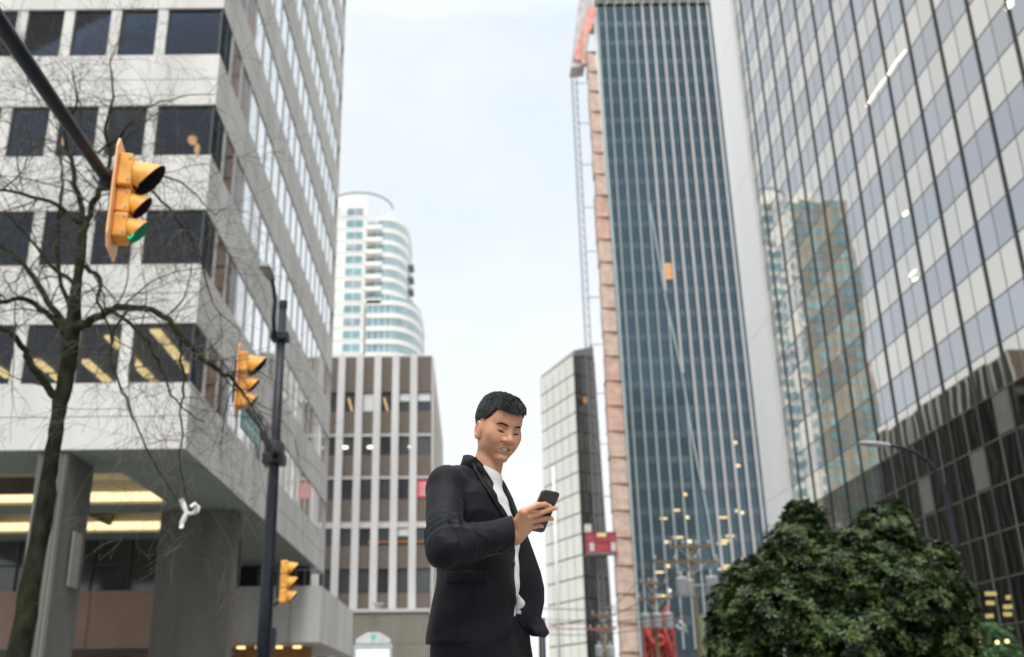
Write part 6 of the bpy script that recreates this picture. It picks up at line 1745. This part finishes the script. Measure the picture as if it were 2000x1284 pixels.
# ---- hair
def hairline(q_):
    """signed height above the hairline, head frame"""
    y = q_[:, 1]; zl = np.interp(y, [-.115, -.075, -.045, -.020, .000, .018, .034, .046, .058, .078, .10], [-.022, -.014, .004, .024, .028, .024, .036, .056, .072, .076, .070])
    return q_[:, 2] - zl
def hair_sdf(p):
    q_ = toh(p); h = hairline(q_)
    side_ = np.clip((np.abs(q_[:, 0]) - .045) / .03, 0, 1); topw = np.clip((q_[:, 2] - .045) / .06, 0, 1)
    th = .0050 + .0090 * topw * (1 - .35 * side_) + .002 * np.clip((q_[:, 1] - .03) / .05, 0, 1) * topw
    d = (head_sdf(q_) - th) * HS
    # forward quiff
    d = smin(d, ell(q_, (-.002, .050, .093), (.050, .030, .017)) * HS, .018)
    d = smin(d, ell(q_, (-.006, .014, .112), (.046, .060, .019)) * HS, .02)
    d = smax(d, -(h - .002 * np.sin(q_[:, 0] * 420 + q_[:, 1] * 300)), .006)
    # comb grooves running over the head, swept forward and across
    a = q_[:, 0] * 240 + 60 * q_[:, 1] + 3 * np.sin(q_[:, 1] * 45)
    g = .0014 * np.sin(a) + .0010 * np.sin(a * 2.3 + 20 * q_[:, 2] * 3) + .0007 * np.sin(q_[:, 1] * 260 + q_[:, 0] * 150)
    return d + g * np.clip((th - .004) / .012, .15, 1)
hx = np.arange(HC[0] - .13, HC[0] + .14, .0021); hy_ = np.arange(HC[1] - .14, HC[1] + .13, .0021); hz_ = np.arange(HC[2] - .06, HC[2] + .155, .0021)
hrv, hrf = surface_nets(hair_sdf, hx, hy_, hz_)
def hair_mat():
    m, t, b = new_mat('black_hair'); n, l = t.nodes, t.links
    g = n.new('ShaderNodeNewGeometry'); mp_ = n.new('ShaderNodeMapping'); l.new(g.outputs['Position'], mp_.inputs[0]); mp_.inputs['Rotation'].default_value = (0, .3, -HY * 1.0); mp_.inputs['Scale'].default_value = (500, 45, 120)
    nz = n.new('ShaderNodeTexNoise'); nz.inputs['Scale'].default_value = 1; nz.inputs['Detail'].default_value = 4; l.new(mp_.outputs[0], nz.inputs['Vector'])
    r = n.new('ShaderNodeValToRGB'); l.new(nz.outputs[0], r.inputs[0]); r.color_ramp.elements[0].color = (.004, .004, .0045, 1); r.color_ramp.elements[1].color = (.013, .013, .014, 1)
    l.new(r.outputs[0], b.inputs['Base Color']); b.inputs['Roughness'].default_value = .45; b.inputs['Specular IOR Level'].default_value = .35
    bp = n.new('ShaderNodeBump'); bp.inputs['Strength'].default_value = .9; bp.inputs['Distance'].default_value = .0012; l.new(nz.outputs[0], bp.inputs['Height']); l.new(bp.outputs[0], b.inputs['Normal'])
    return m
M['hair'] = hair_mat()
hair = np_mesh('hair', hrv, hrf, M['hair'], body)
# loose strands that break the outline
rs = np.random.RandomState(2); mb = MB()
hq = toh(hrv); okv = np.nonzero((hairline(hq) > .006) & (hq[:, 2] > .02))[0]
hn = np.zeros_like(hrv); 
fa_ = hrv[hrf]; fn = np.cross(fa_[:, 2] - fa_[:, 0], fa_[:, 3] - fa_[:, 1])
for j in range(4): np.add.at(hn, hrf[:, j], fn)
hn /= (_n(hn)[:, None] + 1e-12)
mb2 = MB()
NC, NS = 1500, 7
cv = rs.choice(okv, NC); keep = ((hrv[cv] - HC) * hn[cv]).sum(1) > 0; cv = cv[keep]
base_ = np.repeat(hrv[cv], NS, 0) + rs.normal(size=(len(cv) * NS, 3)) * .0022; nb = np.repeat(hn[cv], NS, 0); qb = toh(base_)
tw_ = np.clip((qb[:, 2] - .045) / .05, 0, 1)[:, None]
wave = np.sin(qb[:, 1:2] * 38 + qb[:, 2:3] * 20)
fl = np.where(tw_ > .25, hf * 1.0 + hl * (.28 + .22 * wave) - hu * .05, hf * .55 - hu * .8) + np.repeat(rs.normal(size=(len(cv), 3)) * .10, NS, 0) + rs.normal(size=base_.shape) * .05
def hgrad(p_):
    e_ = .0012; d0 = hair_sdf(p_); g_ = np.stack([hair_sdf(p_ + np.eye(3)[k] * e_) - d0 for k in range(3)], -1); return d0, g_ / (_n(g_)[:, None] + 1e-9)
ln_ = (.007 + .026 * tw_) * np.repeat(rs.uniform(.7, 1.15, (len(cv), 1)), NS, 0); lift = np.repeat(rs.uniform(-.1, 1.0, (len(cv), 1)), NS, 0) * .0022 * tw_
cur = base_.copy(); d0, g0 = hgrad(cur); cur -= g0 * (d0 + .0010)[:, None]; PT = [cur.copy()]
for u_ in (1, 2, 3, 4):
    fl = fl - g0 * (fl * g0).sum(1, keepdims=True); fl /= _n(fl)[:, None] + 1e-9
    cur = cur + fl * ln_ / 4; d0, g0 = hgrad(cur); cur = cur - g0 * (d0[:, None] - .0008 - lift * (u_ / 4) ** 2); PT.append(cur.copy())
PT = np.stack(PT, 1)
hlq = hairline(toh(PT[:, -1]))
for k_ in range(len(PT)):
    if hlq[k_] < -.006: continue
    (mb2 if (k_ // NS) % 4 == 0 else mb).tube([tuple(a) for a in PT[k_]], [.0005, .0006, .0006, .0004, .0001], 3, False)
M['hair_sheen'] = mat('black_hair_sheen', (.022, .021, .021), .40, var=.3)  # sheen put into a lighter colour on every fourth clump
mb2.build('loose_hair', M['hair_sheen'], hair, kind='stuff')
mb.build('loose_hair', M['brow'], hair, kind='stuff')
#@@MAN_END
